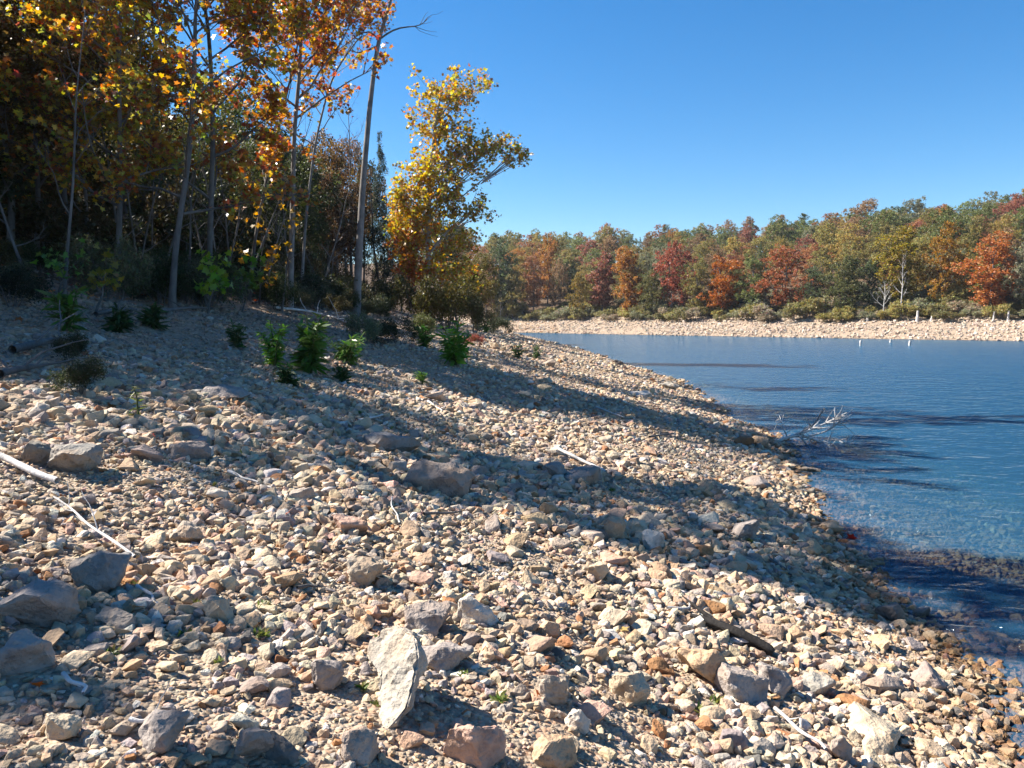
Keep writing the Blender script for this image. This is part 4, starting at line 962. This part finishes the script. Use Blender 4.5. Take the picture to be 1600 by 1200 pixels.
# broad leaved sapling glowing green in the grove
def sapling(px, py, d, H, n, size, col, label, seed):
    r = np.random.default_rng(seed); p = hit(px, py) if d is None else on_ground(px, d); b = np.array(p)
    build_tree('sapling', label, p, [b, b + (.1, 0, H * .5), b + (.2, .1, H)], .02, .005, seed, n, .15, lambda t: H * .42, lambda t: .3 + .5 * t, 2, size, [col, (col[0] * 1.4, col[1] * 1.1, col[2])], [.6, .4], sub=4, twig=2)
sapling(325, 490, None, .85, 9, .17, (.20, .34, .04), 'glowing green broad-leaved sapling around the upright grey trunk', 81)
sapling(378, 490, None, .9, 8, .2, (.10, .19, .035), 'shorter green sapling beside the glowing one', 82)
sapling(88, 478, None, .7, 5, .13, (.10, .24, .05), 'green sapling at the dark end of the wood', 83)
sapling(150, 490, None, .7, 5, .12, (.20, .20, .04), 'yellow-green sapling near the double stemmed tree', 84)
sapling(405, 478, None, 2.4, 9, .18, (.34, .22, .04), 'golden sapling behind the thin crooked tree', 85)

SPROUT = []
for i in range(3):
    r = np.random.default_rng(650 + i); m = 26; an = r.uniform(0, 6.28, m); ax = np.stack([np.cos(an), np.sin(an), r.uniform(.2, 1.6, m)], 1)
    V, Fc = leaves(np.concatenate([r.normal(0, .25, (m, 2)), np.zeros((m, 1))], 1), r.uniform(.5, 1.1, m), LANCE * (1.5, 1), r, .5, .1, ax)
    SPROUT.append(new_mesh('sprout', [(V, Fc)], [M_WEED], False, [palette(r, m, [(.12, .17, .04), (.19, .2, .06)])]))
for i in range(46):
    p = hit(rng.uniform(120, 1250), rng.uniform(640, 1180))
    if sdist(p.x, p.y)[0] < .4: continue
    o = link('sprout', SPROUT[i % 3], None, p + Vector((0, 0, .008))); s = rng.uniform(.025, .05); o.scale = (s, s, s * 1.1); o.rotation_euler = (0, 0, rng.uniform(0, 6))
    tag(o, 'tiny green sprout growing between beach stones', 'plant', 'tiny sprouts in the gravel')

# ------------------------------------------------------------------ wood lying about
def stick(name, label, pts, r0, r1, mat, seed, twigs=0, lift=.03, cat='stick', tl=.3):
    r = np.random.default_rng(seed); w = [hit(a, b) for a, b in pts]; base = np.array(w[0])
    q = smooth_path(np.array([np.array(v) + (0, 0, lift) for v in w]) - base, 12, r, .015); root = thing(name, label, cat, w[0])
    link('stem', tubes_mesh('stem', [tube(q, np.linspace(r0, r1, 12) * r.uniform(.9, 1.1, 12), 8)], mat), root)
    for _ in range(twigs):
        k = r.integers(2, 11); d = q[k] - q[k - 1]; d = d / np.linalg.norm(d) + r.normal(0, .5, 3); d[2] = abs(d[2]) + .1
        e = bend(q[k], d, tl * r.uniform(.5, 1.2), 5, r, -.02, .15); link('twig', tubes_mesh('twig', [tube(e, np.linspace(r1 * .7, r1 * .25, 6), 5)], mat), root)
stick('bleached_pole', 'bleached white pole lying at the shade edge', [(-60, 700), (0, 728), (92, 768)], .024, .020, M_DRIFT, 1, lift=.06)
stick('fallen_twig', 'bare branching twig across the dark grey boulder', [(212, 912), (160, 872), (120, 845), (88, 815)], .008, .005, M_DRIFT, 2, 5, .13, tl=.25)
stick('dry_stick', 'thin grey stick beside the flat cream slab', [(1210, 1122), (1250, 1158), (1292, 1192)], .010, .007, M_DRIFT, 3, 1, .05, tl=.1)
stick('bleached_stick', 'bleached stick near the leaning grey slabs', [(872, 712), (905, 728), (945, 748)], .022, .012, M_DRIFT, 4, 0, .08)
stick('dry_stick', 'short pale twig standing in pink gravel', [(625, 832), (618, 815), (610, 790)], .006, .004, M_DRIFT, 5, 1, .06, tl=.1)
# blackened log: a split plank-like piece
pa, pb = hit(1078, 975), hit(1208, 1030); r = np.random.default_rng(3)
root = thing('charred_log', 'blackened split log lying among cream stones', 'log', pa)
q = smooth_path([np.zeros(3) + (0, 0, .05), np.array(pb - pa) * .5 + (0, .01, .06), np.array(pb - pa) + (0, 0, .035)], 22, r, .006)
V, Fq, cap = tube(q, np.interp(np.linspace(0, 1, 22), [0, .15, .6, .95, 1], [.010, .024, .036, .033, .022]), 14); cen = np.repeat(q, 14, 0)
dv = V[:-2] - cen; dv *= (1 + .45 * np.sin(np.arange(14) * 2.7)[None].repeat(22, 0).ravel() * r.uniform(.6, 1.2, 14)[None].repeat(22, 0).ravel())[:, None]; V[:-2] = cen + dv
link('trunk', new_mesh('trunk', [(V, np.concatenate([Fq])), (V, cap)], [M_CHAR], False), root)
e = bend(q[9] + (-.02, .03, .01), -(q[9] - q[0]) + np.array((0, .1, .03)), .3, 6, r, 0, .05); link('splinter', tubes_mesh('splinter', [tube(e, np.linspace(.02, .004, 7), 6)], M_CHAR), root)

# bleached branch lying in the lake edge
p0 = hit(1212, 692); d = p0.y; base = np.array(p0); r = np.random.default_rng(8)
root = thing('driftwood_branch', 'bleached bare branch fanning out over the water edge', 'branch', p0)
def wp(px, py, dd): return np.array(at(px, py, d + dd)) - base
main = smooth_path([np.zeros(3) + (0, 0, .02), wp(1245, 678, .1), wp(1285, 690, .2), wp(1336, 702, .3)], 14, r, .01); link('stem', tubes_mesh('stem', [tube(main, np.linspace(.034, .012, 14), 6)], M_DRIFT), root)
for pts, rr in [([(1240, 680), (1268, 668), (1290, 638)], .014), ([(1250, 678), (1290, 662), (1322, 645)], .017), ([(1262, 682), (1300, 672), (1312, 655)], .012), ([(1248, 680), (1262, 696), (1272, 706)], .011),
                ([(1270, 686), (1300, 698), (1312, 712)], .012), ([(1230, 684), (1225, 668), (1216, 652)], .008), ([(1255, 680), (1275, 690), (1306, 704)], .010), ([(1280, 688), (1305, 688), (1330, 694)], .009)]:
    b = smooth_path([wp(a, c, .1 + r.normal(0, .25) * i) for i, (a, c) in enumerate(pts)], 9, r, .015); rr *= 1.6; tb = [tube(b, np.linspace(rr, rr * .4, 9), 5)]
    for _ in range(13):
        k = r.integers(2, 8); dd = b[k + 1] - b[k - 1]; dd = dd / np.linalg.norm(dd) + r.normal(0, .55, 3); tb.append(tube(bend(b[k], dd, r.uniform(.15, .4), 4, r, .02, .18), np.linspace(rr * .45, .004, 5), 4))
    link('twig', tubes_mesh('twig', tb, M_DRIFT), root)

# fallen limbs along the wood edge
for i, (x0_, y0_, x1_, y1_, rr, lab) in enumerate([(430, 486, 520, 500, .04, 'grey fallen limb below the pale-barked tree'), (455, 478, 540, 486, .03, 'second fallen limb behind the grey one'), (500, 496, 545, 512, .035, 'sunlit fallen limb near the dead trunk'),
    (20, 560, 110, 540, .05, 'thick shaded limb at the dark end of the beach'), (0, 600, 70, 585, .04, 'curved shaded limb downhill of the thick one'), (250, 495, 330, 488, .035, 'fallen limb between the leaning and upright trees'), (395, 480, 450, 470, .03, 'fallen limb behind the thin crooked tree'),
    (150, 500, 215, 492, .035, 'fallen limb at the foot of the double stemmed tree'), (700, 510, 752, 500, .03, 'fallen limb under the bare grey bush')]):
    stick('fallen_limb', lab, [(x0_, y0_), ((x0_ + x1_) / 2, (y0_ + y1_) / 2 - 3), (x1_, y1_)], rr, rr * .5, M_BARK if i not in (0, 2) else M_DRIFT, 200 + i, 4, .09, 'fallen branch', .8)

for i in range(26):
    px, py = rng.uniform(60, 1250), rng.uniform(600, 1150); a = rng.uniform(-.6, .9); L = rng.uniform(25, 70)
    if sdist(*hit(px + L * math.cos(a), py).xy)[0] < .5: continue
    mk = min(MARKS, key=lambda m: (m[0] - hit(px, py)).length)[1]
    if mk in SEEN: continue
    SEEN[mk] = 1
    stick('dry_stick', 'thin dry grey twig lying on gravel near ' + mk, [(px, py), (px + L * .5 * math.cos(a), py + L * .3 * math.sin(a)), (px + L * math.cos(a), py + L * .6 * math.sin(a))], .005 * hit(px, py).y ** .5, .003 * hit(px, py).y ** .5, M_DRIFT if i % 3 else M_BARK, 260 + i, 1, .045, 'stick', .12)
# fallen leaves: litter on the wood floor and a few on the stones
def litter():
    n = 16000; x = rng.uniform(-30, 4, n); y = rng.uniform(3, 60, n); s = sdist(x, y)
    k = (s > .5) & (rng.random(n) < np.where(s > 11.5, .9, np.where(s > 8, .12, .028))) & (s < 34); x, y = x[k], y[k]
    P_ = np.stack([x, y, gz(x, y) + .035], 1); m = len(P_)
    V, Fc = leaves(P_, rng.uniform(.05, .13, m), LOBED, rng, 2.2, .2)
    c = palette(rng, m, [(.30, .16, .07), (.22, .12, .06), (.40, .10, .04), (.42, .28, .10)], [.4, .3, .14, .16])
    tag(link('fallen_leaves', new_mesh('fallen_leaves', [(V, Fc)], [M_WEED], False, [c])), 'dry brown and red fallen leaves scattered under the trees', 'leaves', kind='stuff')
litter()
# small red and brown things on the near stones
for px, py, s, col, lab in [(448, 815, .06, (.45, .10, .03), 'orange-red leaf on the lit slope'), (838, 1098, .05, (.42, .10, .03), 'red fragment beside the pocked rock'), (58, 1095, .05, (.50, .12, .03), 'bright orange leaf between shaded stones'), (1330, 848, .12, (.35, .05, .04), 'red leaf drifted at the water edge'), (235, 690, .08, (.35, .06, .04), 'crimson leaf in the shade')]:
    p = hit(px, py); V, Fc = leaves(np.zeros((1, 3)), s, LOBED, rng, 1.0, .25)
    o = link('fallen_leaf', new_mesh('fallen_leaf', [(V, Fc)], [M_WEED], False, [np.array([col])]), None, p + Vector((0, 0, .045))); tag(o, lab, 'leaf')

# ------------------------------------------------------------------ far bank: dead wood, stumps, posts
def far_dead(px, top, seed, label, name='dead_tree', s=10.5, r0=.09, nb=12, spread=.22, mat=M_DRIFT):
    dd = far_depth(px, s_target=s); p = on_ground(px, dd); H = at(px, top, dd).z - p.z
    bare_tree(name, label, p, H, seed, mat, r0, nb, .3, (.1, 0), spread)
far_dead(1407, 398, 151, 'white dead tree with bare upswept limbs on the far bank')
far_dead(1380, 440, 152, 'tangled grey dead tree left of the white dead tree', r0=.12, nb=16, spread=.42, mat=M_PALE)
far_dead(782, 462, 153, 'slender yellowish bare tree by the far bank scrub', r0=.05, nb=12, spread=.25)
for i, (px, w, h, lab) in enumerate([(1433, 5, 17, 'pale broken stump standing in the far bank scrub'), (1575, 4, 16, 'thin grey stump at the right of the far bank'), (1455, 3, 9, 'short grey stump beside the pale broken one'), (1552, 3, 14, 'grey post-like stump under the bright rust-orange tree'), (1355, 5, 7, 'low white stump above the far stony bank')]):
    dd = far_depth(px, s_target=9.3); p = on_ground(px, dd); H = h / F * dd; R = w / F * dd / 2; r = np.random.default_rng(160 + i)
    o = link('stump', tubes_mesh('stump', [tube(smooth_path([(0, 0, -.2), (.03, 0, H * .5), (.08, .02, H)], 8, r, .02), flare(8, R, R * .7) * r.uniform(.85, 1.15, 8), 8)], M_DRIFT), None, p); tag(o, lab, 'stump')
for i, (px, py, h, lab) in enumerate([(1344, 540, 8, 'pale post standing in the lake farther from the bright rust-orange tree'), (1421, 540, 8, 'pale post standing in the lake below the white dead tree'), (1391, 535, 5, 'tiny tip of a post between the two lake posts')]):
    dd = CAM_Z * F / (py - HORIZON) ; p = at(px, py, dd); H = h / F * dd; r = np.random.default_rng(170 + i)
    zb_ = g(p.x, p.y); o = link('lake_post', tubes_mesh('lake_post', [tube(smooth_path([(0, 0, zb_ - .2), (.02, 0, H * .5), (.05, 0, H)], 9, r, .01), np.linspace(.14, .10, 9) * r.uniform(.8, 1.15, 9), 8)], M_DRIFT), None, (p.x, p.y, 0)); tag(o, lab, 'post')

# ------------------------------------------------------------------ air between the camera and the far hillside
t = NT('thin_haze'); pv = t.n('ShaderNodeVolumePrincipled'); pv.inputs['Color'].default_value = (.86, .92, 1.0, 1); pv.inputs['Density'].default_value = .00016; pv.inputs['Anisotropy'].default_value = .2
t.l(pv.outputs[0], t.out.inputs['Volume'])
hx0, hx1, hy0, hy1, hz0, hz1 = -424, 425, -420, 430, -8.0, 46.0
Vh = [(hx0, hy0, hz1), (hx1, hy0, hz1), (hx1, hy1, hz1), (hx0, hy1, hz1), (hx0, hy0, hz0), (hx1, hy0, hz0), (hx1, hy1, hz0), (hx0, hy1, hz0)]
tag(link('haze', new_mesh('haze', [(Vh, Fw)], [t.m])), 'thin pale air over the lake and hills', 'haze', kind='stuff')
